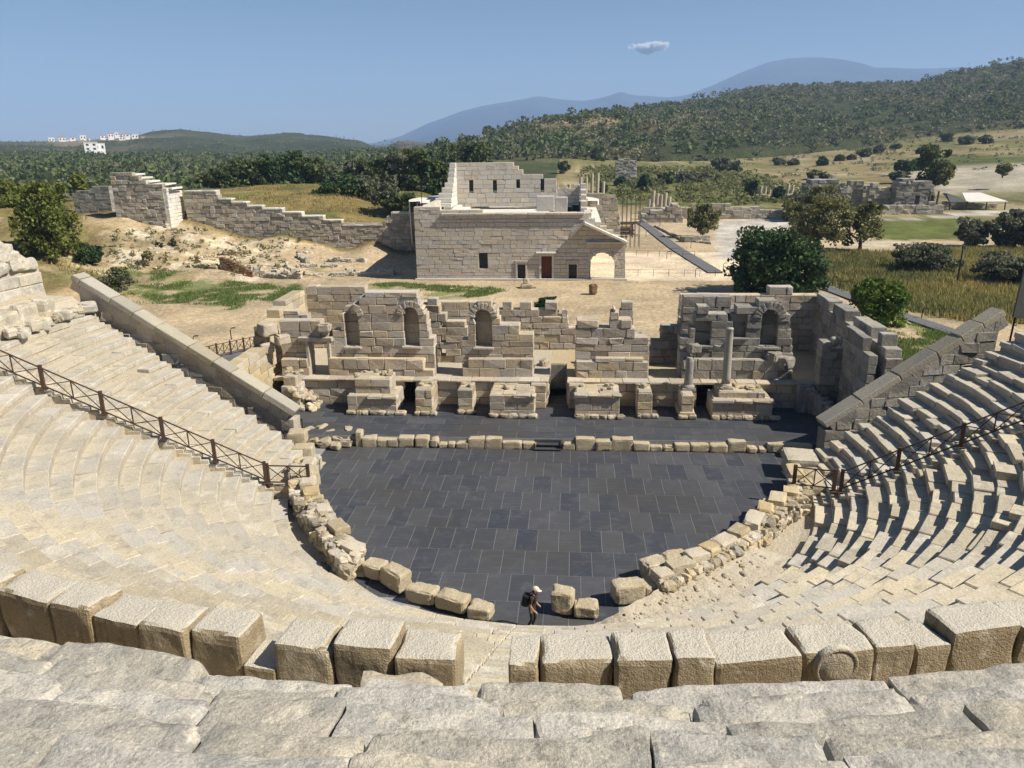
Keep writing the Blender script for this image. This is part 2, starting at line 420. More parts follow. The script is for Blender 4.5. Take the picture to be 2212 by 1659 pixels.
# ---- lower seating
AISLES = [(radians(-90.6), .55), (radians(-169.3), .55), (radians(-10.2), .55)]
lower = thing('stone_seating', 'sweeping curve of pale limestone seat rows around the dark orchestra floor', 'theatre seats', (0, 36.7, 0))
def in_aisle(a, R): return any(abs(a-c)*R < w_ for c, w_ in AISLES)
i = 0; R = R0
while R < 26.5:
    zt = row_top(R); mbs = [MB() for _ in range(4)]; a = A0 + random.uniform(0, .02)
    while a < A1 - .01:
        deg = degrees(a); right = max(0, min(1, (deg+75)/35))
        L = random.uniform(1.0-.15*right, 2.5-.6*right)/R
        if a+L > A1: L = A1-a
        am = a + L/2
        nxt = a + L
        for c, w_ in AISLES:
            if a < c-w_/R < nxt: nxt = c-w_/R; L = nxt-a; am = a+L/2
        if in_aisle(am, R) or L*R < .15:
            a = max(nxt, a+.12/R); continue
        sunk = .3 if random.random() < (.045*right + .008) else 0
        jr, jz = .012+.07*right, .008+.028*right
        if True:
            dp = .95 if R < 26 else .8
            RR = frame(am-pi/2 + random.gauss(0, .005+.018*right), random.gauss(0, .006+.014*right), random.gauss(0, .004+.012*right))
            c_ = pol(R+dp/2-.02+random.gauss(0, jr), am, zt-.13-sunk+random.gauss(0, jz))
            mb = mbs[sum(am > c for c in sorted(q[0] for q in AISLES))]
            block(mb, c_-np.array([OC[0], OC[1], 0]), (L*R-.008, dp, .26), RR, random.uniform(.012, .04), .005+.010*right)
            block(mb, c_-np.array([OC[0], OC[1], 0])+RR@np.array([0, .05, -.25]), (L*R-.02, dp-.10, .26), RR, .02, .006)
        a = nxt
    for mb in mbs:
        if mb.n: mb.build('seat_row', MT['seat'], lower)
    R += ROW_D; i += 1
mb = MB()
for k in range(46):
    a = radians(random.uniform(-189, -175)); r = random.uniform(26.0, 26.9); s_ = random.uniform(.3, .9); rock(mb, pol(r, a, 8.25+random.uniform(-.1, .3))-np.array([OC[0], OC[1], 0]), (s_, s_*.8, s_*.6), frame(random.uniform(0, 3), random.gauss(0, .15)), (5, 5, 4), .35, .07, 1.6)
mb.build('rubble', MT['seat'], lower)['kind'] = 'stuff'
# narrow steps in the three stairways
for c, w_ in AISLES:
    mb = MB(); R = R0 - .36
    while R < 26.2:
        zt = row_top(R)-.02
        block(mb, pol(R+.3, c, zt-.2)-np.array([OC[0], OC[1], 0]), (2*w_-.03, .62, .4), frame(c-pi/2+random.gauss(0, .01)), .025, .01)
        R += ROW_D/2
    mb.build('stairway', MT['seat'], lower)
# ---- parapet of upright blocks along the walkway
PZ0, PZ1, PR = 8.75, 9.92, 27.4
def par_angle(u, v):
    # where the sight line meets the height of the parapet top: the place of a joint
    P_ = on_z(u, v, PZ1-.05); return atan2(P_[1]-OC[1], P_[0]-OC[0])
joint_l = [par_angle(*q) for q in [(0, 1268), (110, 1300), (195, 1325), (300, 1345), (405, 1362), (520, 1375), (595, 1382), (720, 1398), (850, 1410), (985, 1420)]]
joint_r = [par_angle(*q) for q in [(1095, 1430), (1165, 1425), (1325, 1412), (1445, 1403), (1533, 1398), (1715, 1385), (1865, 1372), (1940, 1355), (2015, 1345), (2165, 1330)]]
a = joint_l[0]
if a > 0: joint_l = [x-2*pi if x > 0 else x for x in joint_l]
a = joint_l[0]
while a > A0 + .08: a -= random.uniform(1.3, 1.9)/PR; joint_l.insert(0, a)
a = joint_r[-1]
while a < A1 - .08: a += random.uniform(1.3, 1.9)/PR; joint_r.append(a)
parL = thing('block_parapet', 'low wall of upright brownish blocks left of the stairway gap, shaded faces', 'parapet', (-18, 17, 8.8))
parR = thing('block_parapet', 'low wall of upright pitted blocks right of the stairway gap, one with a carved disc', 'parapet', (18, 17, 8.8))
for par, js in ((parL, joint_l), (parR, joint_r)):
    org = np.array(par.location)
    for j in range(len(js)-1):
        a, b_ = js[j], js[j+1]; am = (a+b_)/2; L = (b_-a)*PR
        near = -150 < degrees(am) < -25
        hz = PZ1 + random.gauss(0, .05); dims = (L-.012, .72, hz-PZ0)
        c_ = pol(PR-.36+random.gauss(0, .03), am, (PZ0+hz)/2)
        RR = frame(am-pi/2+random.gauss(0, .015), random.gauss(0, .02), random.gauss(0, .012))
        mb = MB()
        broken = (par is parL and j == len(js)-5)
        if broken: hz -= .45; dims = (L-.02, .72, hz-PZ0); c_[2] = (PZ0+hz)/2
        if degrees(am) < -174:
            hh = random.uniform(1.2, 1.9); rock(mb, c_+np.array([0, 0, (hh-dims[2])/2-.8]), (dims[0]*.98, .8, hh), RR@frame(random.gauss(0, .1), random.gauss(0, .1), random.gauss(0, .06)), (8, 6, 7), .3, .07, 1.6)
        elif near: rock(mb, c_, dims, RR, (16, 9, 12), .13, .028, 1.6, .006)
        else: block(mb, c_, dims, RR, .05, .015)
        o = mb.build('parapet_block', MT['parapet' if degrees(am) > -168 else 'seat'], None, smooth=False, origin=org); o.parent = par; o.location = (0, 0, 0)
        if broken: o['label'] = 'broken block with its top corner split away'
        if par is parR and j == 5:
            o['label'] = 'block carved with a raised round disc'
            
            nrm = np.array([cos(am), sin(am), 0]); tn = np.array([-sin(am), cos(am), 0])
            d3 = ray(1806, 1440); tt = min((t_ for t_ in np.arange(8, 20, .02)), key=lambda t_: abs(np.hypot(*(CAM[:2]+t_*d3[:2]-OC))-(PR+.02))); cc = CAM+tt*d3; mb = MB()
            ringV = []; ringF = []; nn = 36
            for rr, dd in ((.33, -.08), (.33, .03), (.30, .05), (.275, .03), (.25, .03), (.22, .055), (.12, .065), (.001, .07)):
                for k in range(nn): q = 2*pi*k/nn; ringV.append(cc + nrm*dd + rr*(cos(q)*tn + sin(q)*np.array([0, 0, 1.0])))
            for i2 in range(7):
                for k in range(nn): ringF.append((i2*nn+k, i2*nn+(k+1) % nn, (i2+1)*nn+(k+1) % nn, (i2+1)*nn+k))
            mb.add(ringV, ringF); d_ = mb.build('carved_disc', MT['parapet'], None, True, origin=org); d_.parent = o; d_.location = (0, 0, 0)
# ---- upper seating: worn grey rows in the foreground and round to the left end
upper = thing('stone_seating', 'worn grey weathered seat rows in the nearest foreground above the parapet walkway', 'theatre seats', (0, 36.7, 10))
org = np.array([0, 36.7, 10.0])
for k in range(11):
    R = 29.35 + .78*k; zt = 11.03 + .47*k; mb = MB(); a = A0+random.uniform(0, .03)
    while a < A1 - .01:
        near = -128 < degrees(a) < -52 and k < 7
        L = random.uniform(1.2, 2.3)/R
        if a+L > A1: L = A1-a
        am = a+L/2
        if near:
            q_ = max(0, min(1, (degrees(am)+78)/26)); sh_ = -.5*q_*q_*(3-2*q_)
            dq_ = 0 if q_ in (0, 1) else -.5*6*q_*(1-q_)/radians(26)
            RR = frame(am-pi/2-dq_/R+random.gauss(0, .01), .04+random.gauss(0, .022), random.gauss(0, .016))
            dd = 1.16+random.gauss(0, .04); hh = .74
            rock(mb, pol(R+sh_+dd/2-.05+random.gauss(0, .035), am, zt-hh/2+.02+random.gauss(0, .025))-org, (L*R+.015, dd, hh), RR, (30, 16, 9), .09, .045, .8, .026)
        else:
            if degrees(am) < -172: rock(mb, pol(R+.45+random.gauss(0, .06), am, zt-.3+random.gauss(0, .06))-org, (L*R-.01, 1.05, .66), frame(am-pi/2+random.gauss(0, .06), random.gauss(0, .06), random.gauss(0, .04)), (10, 6, 5), .25, .07, 1.3, .02)
            else: block(mb, pol(R+.45, am, zt-.3+random.gauss(0, .03))-org, (L*R-.015, .98, .62), frame(am-pi/2+random.gauss(0, .02), random.gauss(0, .02)), .05, .02)
        a += L
    o = mb.build('seat_row', MT['weathered'], upper, smooth=False)
    if k < 7:
        me = o.data; 
# podium wall under the upper rows
pb = MB(); a = A0
while a < A1:
    L = 1.6/29.3
    for zc in (9.3, 9.95): block(pb, pol(29.62, a+L/2, zc+.02)-org, (1.58, .6, .62), frame(a+L/2-pi/2), .04, .015)
    a += L
pb.build('podium_wall', MT['weathered'], upper)
# walkway paving
mb = MB(); a = A0
while a < A1:
    L = random.uniform(.7, 1.5)/28.3
    block(mb, pol(28.35, a+L/2, 8.86+random.gauss(0, .012)), (L*28.3-.02, 1.85, .14), frame(a+L/2-pi/2), .02, .01); a += L
structure(mb.build('walkway', MT['kerb']))
# stones lying on the walkway by the stairway gap and the right-hand end
def lone(name, label, c, dims, rz=0, mat='kerb', cat='stone block', group=None, rnd=.18, amp=.04, n=(8, 7, 6), tilt=0, roll=0):
    rnd = rnd*1.3 if rnd < .5 else rnd
    mb = MB(); c = np.asarray(c, float); base = c - np.array([0, 0, dims[2]/2])
    rock(mb, (0, 0, dims[2]/2), dims, frame(rz, tilt, roll), n, rnd, amp, 1.8, amp*.3)
    o = mb.build(name, MT[mat], None, rnd > .65); o.location = base
    return tag(o, label, cat, group)
lone('stone_block', 'flat grey-brown slab lying in the parapet stairway gap', pol(27.9, radians(-92.4), 9.3), (1.15, .95, .75), radians(4), 'scaena', rnd=.1)
lone('loose_stone', 'oblong grey stone resting on the walkway under the right parapet end', pol(28.3, radians(-55.5), 9.06), (.75, .3, .25), radians(25), 'weathered', 'stone', rnd=.5)
lone('loose_stone', 'small round pale stone resting beside the oblong stone on the walkway', pol(28.2, radians(-57.6), 9.0), (.22, .2, .18), 0, 'kerb', 'stone', rnd=.8, n=(5, 5, 5))

# ---- sloping end walls (analemmata) with slab coping
def end_wall(side, A, B, label):
    A, B = np.array(A, float), np.array(B, float); d = B-A; Lh = hypot(d[0], d[1]); ang = atan2(d[1], d[0])
    o = thing('sloping_wall', label, 'wall', (A[0], A[1], 0)); org = np.array([A[0], A[1], 0])
    slope = d[2]/Lh; th = 1.0; dv = np.array([cos(ang), sin(ang), 0]); nv = np.array([-sin(ang), cos(ang), 0])
    off = nv*(-th if side > 0 else 0)*0
    mb = MB(); O_ = A*np.array([1, 1, 0]) - nv*th/2 - org
    masonry(mb, O_, ang, [(0, A[2]-.5), (Lh, B[2]-.5)], 0, th-.12, ragged=.3, ch=(.5, .7), ln=(.7, 1.3))
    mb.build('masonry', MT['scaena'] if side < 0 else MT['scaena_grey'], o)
    mb = MB(); s = -.15; pit = math.atan(slope)
    zz = np.array([0, 0, 1.0]); dd = dv*cos(pit)+zz*sin(pit); uu = np.cross(dd, nv) if np.cross(dd, nv)[2] > 0 else -np.cross(dd, nv)
    LL = Lh/cos(pit); s = -.2
    while s < LL:
        L = min(random.uniform(1.2, 2.4), LL-s+.1)
        c_ = A + dd*(s+L/2) - uu*.2 + uu*random.gauss(0, .015) - org
        block(mb, c_, (L-.025, th+.02, .36), np.column_stack([dd, np.cross(uu, dd), uu]), .04, .01)
        s += L
        if L < .3: break
    mb.build('coping', MT['coping'], o)
    mb = MB(); s = 0.05
    while s < LL-.2:
        L = min(random.uniform(.8, 1.4), LL-s); block(mb, A + dd*(s+L/2) - uu*.64 - org - nv*.055, (L-.015, th-.13, .62), np.column_stack([dd, np.cross(uu, dd), uu]), .015, .006); s += L
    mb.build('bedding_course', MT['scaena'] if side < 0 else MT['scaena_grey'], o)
    # stepped fill under the coping down to the seats
    return o
end_wall(-1, (-14.7, 41.05, 2.5), (-26.8, 41.75, 10.15), 'long sloping end wall with slab coping, left of the seat rows')
end_wall(1, (14.9, 40.75, 2.35), (23.7, 42.1, 8.15), 'grey sloping end wall with slab coping, right of the seat rows')
for k, (u, v, z, dm, lb) in enumerate([(642, 930, 1.5, (1.0, .9, .7), 'upper of the squared blocks stepping down below the left sloping wall'),
                                    (655, 962, .95, (1.1, .9, .7), 'middle of the squared blocks stepping down below the left sloping wall'),
                                    (668, 1000, .5, (1.0, 1.0, .9), 'lowest of the squared blocks stepping down below the left sloping wall, at the orchestra'),]):
    P_ = on_z(u, v, z); lone('stone_block', lb, (P_[0], P_[1], z-dm[2]/2), dm, .1, 'kerb', group='blocks below the left sloping wall', rnd=.1, amp=.02)
P_ = on_z(684, 1000, .45); lone('stone_block', 'upright rounded grey drum stone at the left orchestra corner', (P_[0], P_[1], .45), (.5, .55, .9), 0, 'weathered', rnd=.6)
P_ = on_z(1700, 975, .3); lone('loose_stone', 'small tan stone lying alone on the slate floor near the right kerb', (P_[0], P_[1], .2), (.62, .4, .4), .4, 'kerb', 'stone', rnd=.5)

# ---- railings with crossed braces
def railing(label, pts, hts, cat='railing', post=.16, H=1.05, group=None, mat='rail', seg_mid=True):
    """pts: feet of the posts; between two posts: two rails, a middle strut and crossed bars"""
    P0 = np.asarray(pts[0], float); o = thing('metal_railing', label, cat, tuple(P0), 0, group)
    for p_ in pts:
        p_ = np.asarray(p_, float)-P0; mb = MB()
        block(mb, p_+np.array([0, 0, H/2+.06]), (post, post*.8, H+.12), frame(hts), .008, 0); block(mb, p_+np.array([0, 0, .02]), (post*2.1, post*1.8, .05), frame(hts), .008, 0)
        mb.build('post', MT[mat], o)
    top, bot, br = MB(), MB(), MB()
    for a, b_ in zip(pts[:-1], pts[1:]):
        a = np.asarray(a, float)-P0; b_ = np.asarray(b_, float)-P0; up = np.array([0, 0, 1.0])
        bar(top, a+up*H, b_+up*H, .06, .05); bar(bot, a+up*.18, b_+up*.18, .06, .05)
        m_ = (a+b_)/2; st = MB(); bar(st, m_+up*.18, m_+up*H, .045); st.build('strut', MT[mat], o)
        for c_, e_ in ((a, m_), (m_, b_)):
            bar(br, c_+up*.2, e_+up*(H-.02), .035); bar(br, c_+up*(H-.02), e_+up*.2, .035)
    top.build('top_rail', MT[mat], o); bot.build('bottom_rail', MT[mat], o); br.build('cross_brace', MT[mat], o)
    return o
angL = radians(-167.6)
ptsL = [pol(R_, angL, row_top(R_)+.02) for R_ in (14.05, 16.3, 18.5, 20.95, 23.3, 25.6)]
railing('brown metal railing climbing the left stairway beside the pale seats', ptsL, angL, 'railing')
railing('short level brown railing closing the left stairway above the orchestra', [on_z(581, 1048, .95), on_z(668, 1050, .95)], 0, 'railing')
angR = radians(-11.3)
ptsR = [pol(R_, angR, row_top(R_)+.02) for R_ in (14.1, 16.35, 18.75, 21.1, 23.4)]
railing('brown metal railing climbing the right stairway over shadowed seats', ptsR, angR, 'railing')
railing('short level brown railing closing the right stairway above the orchestra', [on_z(1714, 1052, .85), on_z(1800, 1062, .95)], 0, 'railing')
# block carrying the level rails
lone('stone_block', 'broad pale platform block beneath the short left railing', (-12.75, 34.9, .45), (1.9, 2.3, .9), 0, 'kerb', rnd=.08, amp=.02)
lone('stone_block', 'broad pale platform block beneath the short right railing', (13.1, 36.3, .42), (1.5, 2.4, .82), 0, 'kerb', rnd=.08, amp=.02)
lone('stone_block', 'tall pale bench block behind the short right railing', (13.3, 38.6, .55), (1.6, 1.8, 1.1), -.1, 'seat', rnd=.1, amp=.02)
P_ = on_z(628, 1088, .1); mb = MB(); block(mb, (0, 0, .06), (1.2, .95, .12), frame(.05), .01, 0); o = mb.build('cover_plate', MT['slat']); o.location = (P_[0], P_[1], .08); tag(o, 'dark grey flat cover plate on the walkway below the left railing', 'cover plate')

# ---- the ring wall round the orchestra
def ring_rubble(label, a0, a1, Rin, wid, hfun, coping=None, name='rubble_wall'):
    c0 = pol(12, (a0+a1)/2, 0); o = thing(name, label, 'wall', tuple(c0)); mb = MB()
    zmax = 1.4; z = 0
    while z < zmax:
        hh = random.uniform(.2, .32)
        for lay in range(3):
            a = a0; Rin = 0
            while a < a1:
                L = random.uniform(.24, .55)/11.5; am = a+L/2; Rin = rim(am)-wid/2
                if z+hh*.6 < hfun((am-a0)/(a1-a0)) and random.random() > .04:
                    rr = Rin + wid*(lay+.5)/3 + random.gauss(0, .05)
                    rock(mb, pol(rr, am, z+hh/2)-c0, (L*rr+.05, wid/3+.12, hh+.06), frame(am-pi/2+random.gauss(0, .2), random.gauss(0, .12), random.gauss(0, .12)), (4, 3, 3), .3, .07, 2.6)
                a += L
        z += hh
    mb.build('rubble_core', MT['rubble'], o, False)
    if coping:
        mb = MB(); a = a0
        while a < a1:
            L = random.uniform(.8, 1.5)/11.5; am = a+L/2; Rin = rim(am)-wid/2; zt = hfun((am-a0)/(a1-a0))
            if random.random() < coping: rock(mb, pol(Rin+.3, am, zt-.02)-c0, (L*Rin-.02, .72, .42), frame(am-pi/2+random.gauss(0, .06), random.gauss(0, .05)), (8, 6, 4), .12, .03, 1.5)
            a += L
        mb.build('coping', MT['kerb'], o, False)
    return o
ring_rubble('crumbling rubble wall along the left orchestra edge in its own shadow', radians(-178), radians(-129), 11.25, 1.15, lambda s: 1.25-.25*s+.12*sin(9*s), .7)
ring_rubble('rubble wall with pale coping blocks along the right orchestra edge', radians(-66), radians(-3), 11.45, 1.05, lambda s: .75+.35*s+.06*sin(11*s), .95)
kerbs = [((790, 1235), (830, 1245), .75, 'first block of the left kerb, next to the rubble wall'), ((832, 1250), (876, 1275), .95, 'tallest rough lump of the left kerb, with a hollow foot'),
         ((882, 1285), (942, 1300), .7, 'long brown-sided block of the left kerb behind the rough lump'), ((948, 1302), (1010, 1318), .7, 'rounded long block of the left kerb, second from the stairway'),
         ((1016, 1322), (1062, 1330), .55, 'small end block of the left kerb nearest the walking person'),
         ((1193, 1312), (1238, 1318), 1.05, 'tall upright white-topped block just right of the walking person'), ((1241, 1322), (1292, 1325), .6, 'low block leaning against the tall upright block by the orchestra'),
         ((1324, 1298), (1388, 1288), .95, 'big cube block at the lower end of the right rubble wall'), ((1388, 1282), (1444, 1268), .6, 'low block tucked behind the big cube at the right wall end'),
         ((1388, 1250), (1432, 1238), .95, 'square block on the orchestra side of the right wall end'), ((1432, 1236), (1480, 1222), .95, 'grey rounded block beside the square block of the right wall end')]
for (u0, v0), (u1, v1), hh, lb in kerbs:
    a_, b_ = on_z(u0, v0+12, 0), on_z(u1, v1+12, 0); m_ = (a_+b_)/2; L = np.linalg.norm(b_-a_)
    m_ = m_ + np.array([0, .2, 0])
    lone('kerb_block', lb, (m_[0], m_[1], hh/2), (L+.02, .72, hh*.85), atan2(b_[1]-a_[1], b_[0]-a_[0]), 'kerb', 'stone block', 'blocks edging the orchestra', rnd=.2, amp=.05, n=(11, 8, 9))
# earth bank leaning against the right ring wall
mb = MB(); V = []; F = []; na_, nr_ = 46, 8
for i2 in range(na_+1):
    a = radians(-80+46*i2/na_); e_ = min(1, i2/6, (na_-i2)/5)
    for k in range(nr_+1):
        r = rim(a)+.25+(13.25-rim(a)-.25)*k/nr_; q = k/nr_
        V.append(pol(r, a, .12+e_*(.5*(1-q)**1.6+.10*q)+.09*mnoise.noise(Vector((r*2.3, a*26, 1)))+.05*mnoise.noise(Vector((r*6, a*70, 4)))))
F = [(i2*(nr_+1)+k, (i2+1)*(nr_+1)+k, (i2+1)*(nr_+1)+k+1, i2*(nr_+1)+k+1) for i2 in range(na_) for k in range(nr_)]
mb.add(V, F); structure(mb.build('earth_bank', MT['dirt']))
# gravelly dirt at the foot of the right ring wall
mb = MB()
for k in range(150):
    a = radians(random.uniform(-76, -38)); r = rim(a)+.45+random.random()*(12.9-rim(a)); s_ = random.uniform(.04, .15)*(2.2 if k % 11 == 0 else 1); q_ = (r-rim(a)-.25)/(13.25-rim(a)-.25)
    rock(mb, pol(r, a, .13+.5*max(0, 1-q_)**1.6+.08*q_), (s_, s_*.8, s_*.7), frame(random.uniform(0, 6)), (2, 2, 2), .7, .02, 3)
stuff(mb.build('gravel', MT['rubble']))

# ---- edge of the stage: two broken kerbs with the steps between
def stage_kerb(label, items, x_ref):
    o = thing('stage_kerb', label, 'kerb', (x_ref, 41.5, 0))
    for u0, u1, vt, kind in items:
        x0, x1 = on_y(u0, 965, 41.35)[0], on_y(u1, 965, 41.35)[0]; zt = max(.22, on_y((u0+u1)/2, vt, 41.6)[2]*.88)
        mb = MB(); L = x1-x0
        rock(mb, ((x0+x1)/2-x_ref, 0, zt/2), (L-.02, .62+random.uniform(-.08, .08), zt), frame(random.gauss(0, .03)), (8, 5, 5), .14 if kind else .55, .025 if kind else .06, 1.5)
        mb.build('kerb_block' if kind else 'rubble_stone', MT['kerb'], o)
    return o
stage_kerb('broken pale block kerb along the stage edge, left of the steps', [(770, 784, 924, 1), (784, 815, 938, 1), (815, 840, 941, 1), (838, 862, 942, 1), (862, 895, 938, 1), (897, 928, 938, 1), (930, 948, 940, 0), (948, 968, 952, 0), (966, 984, 950, 0), (985, 1012, 950, 1), (1012, 1048, 940, 1), (1048, 1085, 940, 1), (1086, 1128, 948, 1), (1128, 1158, 950, 1)], -7)
stage_kerb('broken pale block kerb along the stage edge, right of the steps', [(1215, 1243, 952, 1), (1243, 1286, 940, 1), (1286, 1322, 946, 1), (1322, 1368, 940, 1), (1368, 1404, 950, 1), (1404, 1432, 958, 0), (1433, 1456, 958, 0), (1457, 1490, 953, 1), (1490, 1532, 953, 1), (1532, 1572, 953, 1), (1572, 1612, 946, 1), (1614, 1636, 960, 0), (1636, 1655, 962, 0), (1658, 1755, 953, 1)], 7)
st = thing('stage_steps', 'three dark slate steps from the orchestra up to the stage', 'steps', (-.1, 41.4, 0))
for k in range(3):
    mb = MB(); block(mb, (0, -.32+.28*k+.1, .09+.18*k), (1.55, .34, .05), None, .006, 0); box(mb, (0, .05+.28*k, .035+.18*k), (1.45, .03, .07)); mb.build('step', MT['slate'], st)
for s_ in (-.74, .74): mb = MB(); box(mb, (s_, .1, .2), (.05, .8, .38)); mb.build('side_plate', MT['iron'], st)
# tumbled rubble at the left corner of the stage
spots = [(665, 930, .5, .8), (690, 925, .5, 1.0), (712, 935, .45, .7), (730, 945, .4, .8), (750, 930, .5, .9), (700, 955, .3, .9), (722, 962, .3, .7), (745, 955, .35, .7), (676, 952, .3, .8), (760, 950, .35, .6)]
kinds = ['grey-brown', 'flat tan', 'tilted tan', 'dark pointed', 'long pale', 'squared pale', 'low brown', 'leaning brown', 'shaded flat', 'small round']
for k, (u, v, z, s_) in enumerate(spots):
    P_ = on_z(u, v, z); lone('rubble_stone', kinds[k]+' stone in the rubble pit at the left end of the stage kerb', (P_[0], P_[1]+.2, z/2+.05), (s_, s_*.8, z+.1), random.uniform(0, 3), 'rubble', 'stone', 'rubble at the left stage corner', rnd=.45, amp=.08, n=(6, 6, 5), tilt=random.gauss(0, .2))
railing('small black iron railing by the rubble pit at the left stage corner', [on_z(622, 915, .55), on_z(655, 938, .55)], .6, 'railing', .05, .9, mat='iron')
# ================================================================== THE STAGE BUILDING
YH, YP, YM, YR, YB = 47.5, 48.2, 48.7, 51.8, 55.5
FZ = 2.15
def X(u, v, y): return float(on_y(u, v, y)[0])
def Zy(u, v, y): return float(on_y(u, v, y)[2])
# raised floor inside the ruin
mb = MB(); xg0, xg1 = X(1186, 800, 48), X(1224, 800, 48)
box(mb, ((-18.6+xg0)/2, 52.1, FZ-.1), (xg0+18.6, 8.6, .2)); box(mb, ((18.6+xg1)/2, 52.1, FZ-.1), (18.6-xg1, 8.6, .2)); box(mb, ((xg0+xg1)/2, 54.1, FZ-.1), (xg1-xg0, 4.6, .2))
structure(mb.build('terrace_floor', MT['dirt']))

def rel(pr, x): return [(a-x, b_) for a, b_ in pr]
def ruin(label, Y_, pr, zb, th, openings=(), ledge=None, mat='scaena', arches=(), niche=(), **kw):
    x0 = pr[0][0]; o = thing('ruined_wall', label, 'wall', (x0, Y_, zb)); O_ = np.array([0, 0, -zb])
    ops = [dict(q, s0=q['s0']-x0, s1=q['s1']-x0) for q in list(openings)+list(niche)]
    mb = MB(); masonry(mb, O_, 0, rel(pr, x0), zb, th, ops, **kw); mb.build('masonry', MT[mat], o)
    for q in niche:
        mb = MB(); masonry(mb, O_+np.array([0, q.get('deep', .55), 0]), 0, [(q['s0']-x0-.05, q['z1']+.1), (q['s1']-x0+.05, q['z1']+.1)], q['z0']-.02, max(.3, th-q.get('deep', .55)-.05), ln=(2, 3), ch=(.6, .9), gap=.02); mb.build('niche_back', MT[mat], o)
        mb = MB(); block(mb, ((q['s0']+q['s1'])/2-x0, .2, q['z0']-zb-.06), (q['s1']-q['s0']+.3, .75, .16), None, .03, .01); mb.build('sill', MT[mat], o)
    for q in arches:
        mb = MB(); r = (q['s1']-q['s0'])/2
        arch_ring(mb, O_, 0, (q['s0']+q['s1'])/2-x0, q['z1']-r, r, q.get('w', .42), th+.1, q.get('n', 9), q.get('a0', 0), q.get('a1', pi)); mb.build('arch', MT[mat], o)
    if ledge:
        mb = MB(); masonry(mb, O_+np.array([0, ledge['y']-Y_, 0]), 0, rel(ledge['pr'], x0), ledge['zb'], Y_-ledge['y']+.02, [dict(q, s0=q['s0']-x0, s1=q['s1']-x0) for q in openings], ch=(.5, .7)); mb.build('plinth', MT[mat], o)
    return o
def rect(u0, u1, vt, vb, y, **k):
    return dict(s0=X(u0, (vt+vb)/2, y), s1=X(u1, (vt+vb)/2, y), z0=Zy((u0+u1)/2, vb, y), z1=Zy((u0+u1)/2, vt, y), **k)

# A: left wall with the doorway
pr = prof([(602, 695), (640, 693), (690, 694), (693, 704), (702, 706), (710, 722), (722, 730)], YM)
ruin('broken wall section with a tall framed doorway at the far left of the stage ruin', YM, pr, FZ, .9, [rect(671, 712, 738, 812, YM, )], dict(y=YP, pr=prof([(606, 776), (662, 776), (663, 790), (668, 792)], YP), zb=FZ))
dr = rect(669, 714, 736, 812, YM)
o = thing('door_frame', 'slim stone door frame standing in the far left doorway', 'door frame', (dr['s0'], YM, FZ))
for k, nm in ((0, 'jamb'), (1, 'jamb')):
    mb = MB(); block(mb, ((dr['s1']-dr['s0'])*k, -.06, (dr['z1']-FZ)/2), (.2, .5, dr['z1']-FZ), None, .02, .01); mb.build(nm, MT['scaena'], o)
mb = MB(); block(mb, ((dr['s1']-dr['s0'])/2-.15, -.08, dr['z1']-FZ+.16), (dr['s1']-dr['s0']+.9, .55, .3), None, .03, .02); mb.build('lintel', MT['scaena'], o)
# blocks behind the left door wall
ruin('short row of squared blocks behind the left doorway wall', 50.9, prof([(588, 676), (643, 672), (645, 680), (664, 680)], 50.9), FZ, .8)
# B: two niches
pr = prof([(703, 727), (716, 727), (717, 707), (735, 706), (736, 684), (750, 682), (756, 662), (772, 660), (774, 648), (786, 646), (787, 633), (900, 632), (902, 650), (904, 662), (914, 676), (921, 683), (922, 700), (927, 716), (928, 729), (939, 730), (940, 790)], YM)
n1, n2 = rect(744, 773, 668, 749, YM, arch=True, deep=.6), rect(871, 904, 664, 748, YM, arch=True, deep=.6)
ruin('tall broken wall with two arched niches, left of the middle gap', YM, pr, FZ, 1.1, niche=[n1, n2], arches=[dict(n2, n=10), dict(n1, a0=0, a1=1.3, n=4)],
     ledge=dict(y=YP, pr=prof([(709, 776), (915, 776), (916, 785), (936, 786)], YP), zb=FZ))
# C: wall with drilled column holes behind the gap
pr = prof([(905, 652), (921, 650), (922, 646), (943, 645), (945, 662), (953, 668), (955, 683), (988, 686), (990, 697), (1003, 698), (1012, 720)], YR)
ruin('wall pierced by three dark dowel holes, set back between the niche walls', YR, pr, FZ, .8, [rect(951, 962, v-6, v+7, YR) for v in (702, 728, 754)], mat='scaena')
# D: single arched niche
pr = prof([(996, 735), (1009, 734), (1010, 704), (1015, 690), (1022, 668), (1031, 655), (1044, 650), (1056, 652), (1068, 664), (1077, 682), (1082, 704), (1121, 705), (1122, 714), (1152, 715), (1153, 790)], YM)
n3 = rect(1026, 1061, 668, 751, YM, arch=True, deep=.6)
ruin('wall section with one rounded arch niche left of the central doorway', YM, pr, FZ, 1.1, niche=[n3], arches=[dict(n3, n=11)], ledge=dict(y=YP, pr=prof([(998, 785), (1010, 784), (1011, 776), (1066, 776), (1067, 780), (1151, 780)], YP), zb=FZ))
# E: back wall, whole width with the broken top
pr = prof([(660, 628), (786, 628), (800, 640), (1060, 655), (1078, 668), (1084, 668), (1085, 661), (1104, 661), (1105, 668), (1122, 668), (1123, 661), (1148, 661), (1149, 668), (1176, 668), (1177, 660), (1203, 660), (1204, 686), (1212, 686), (1213, 676), (1226, 676), (1228, 706), (1245, 708), (1300, 708), (1330, 712), (1345, 650), (1366, 648), (1369, 725), (1400, 740), (1460, 745), (1470, 642), (1536, 640), (1537, 647), (1580, 647), (1581, 634), (1661, 634), (1662, 620), (1712, 620), (1713, 634), (1768, 634)], YB)
ruin('long back wall of the stage ruin with a gap-toothed broken top', YB, pr, -.2, .9, mat='scaena', ragged=.6)
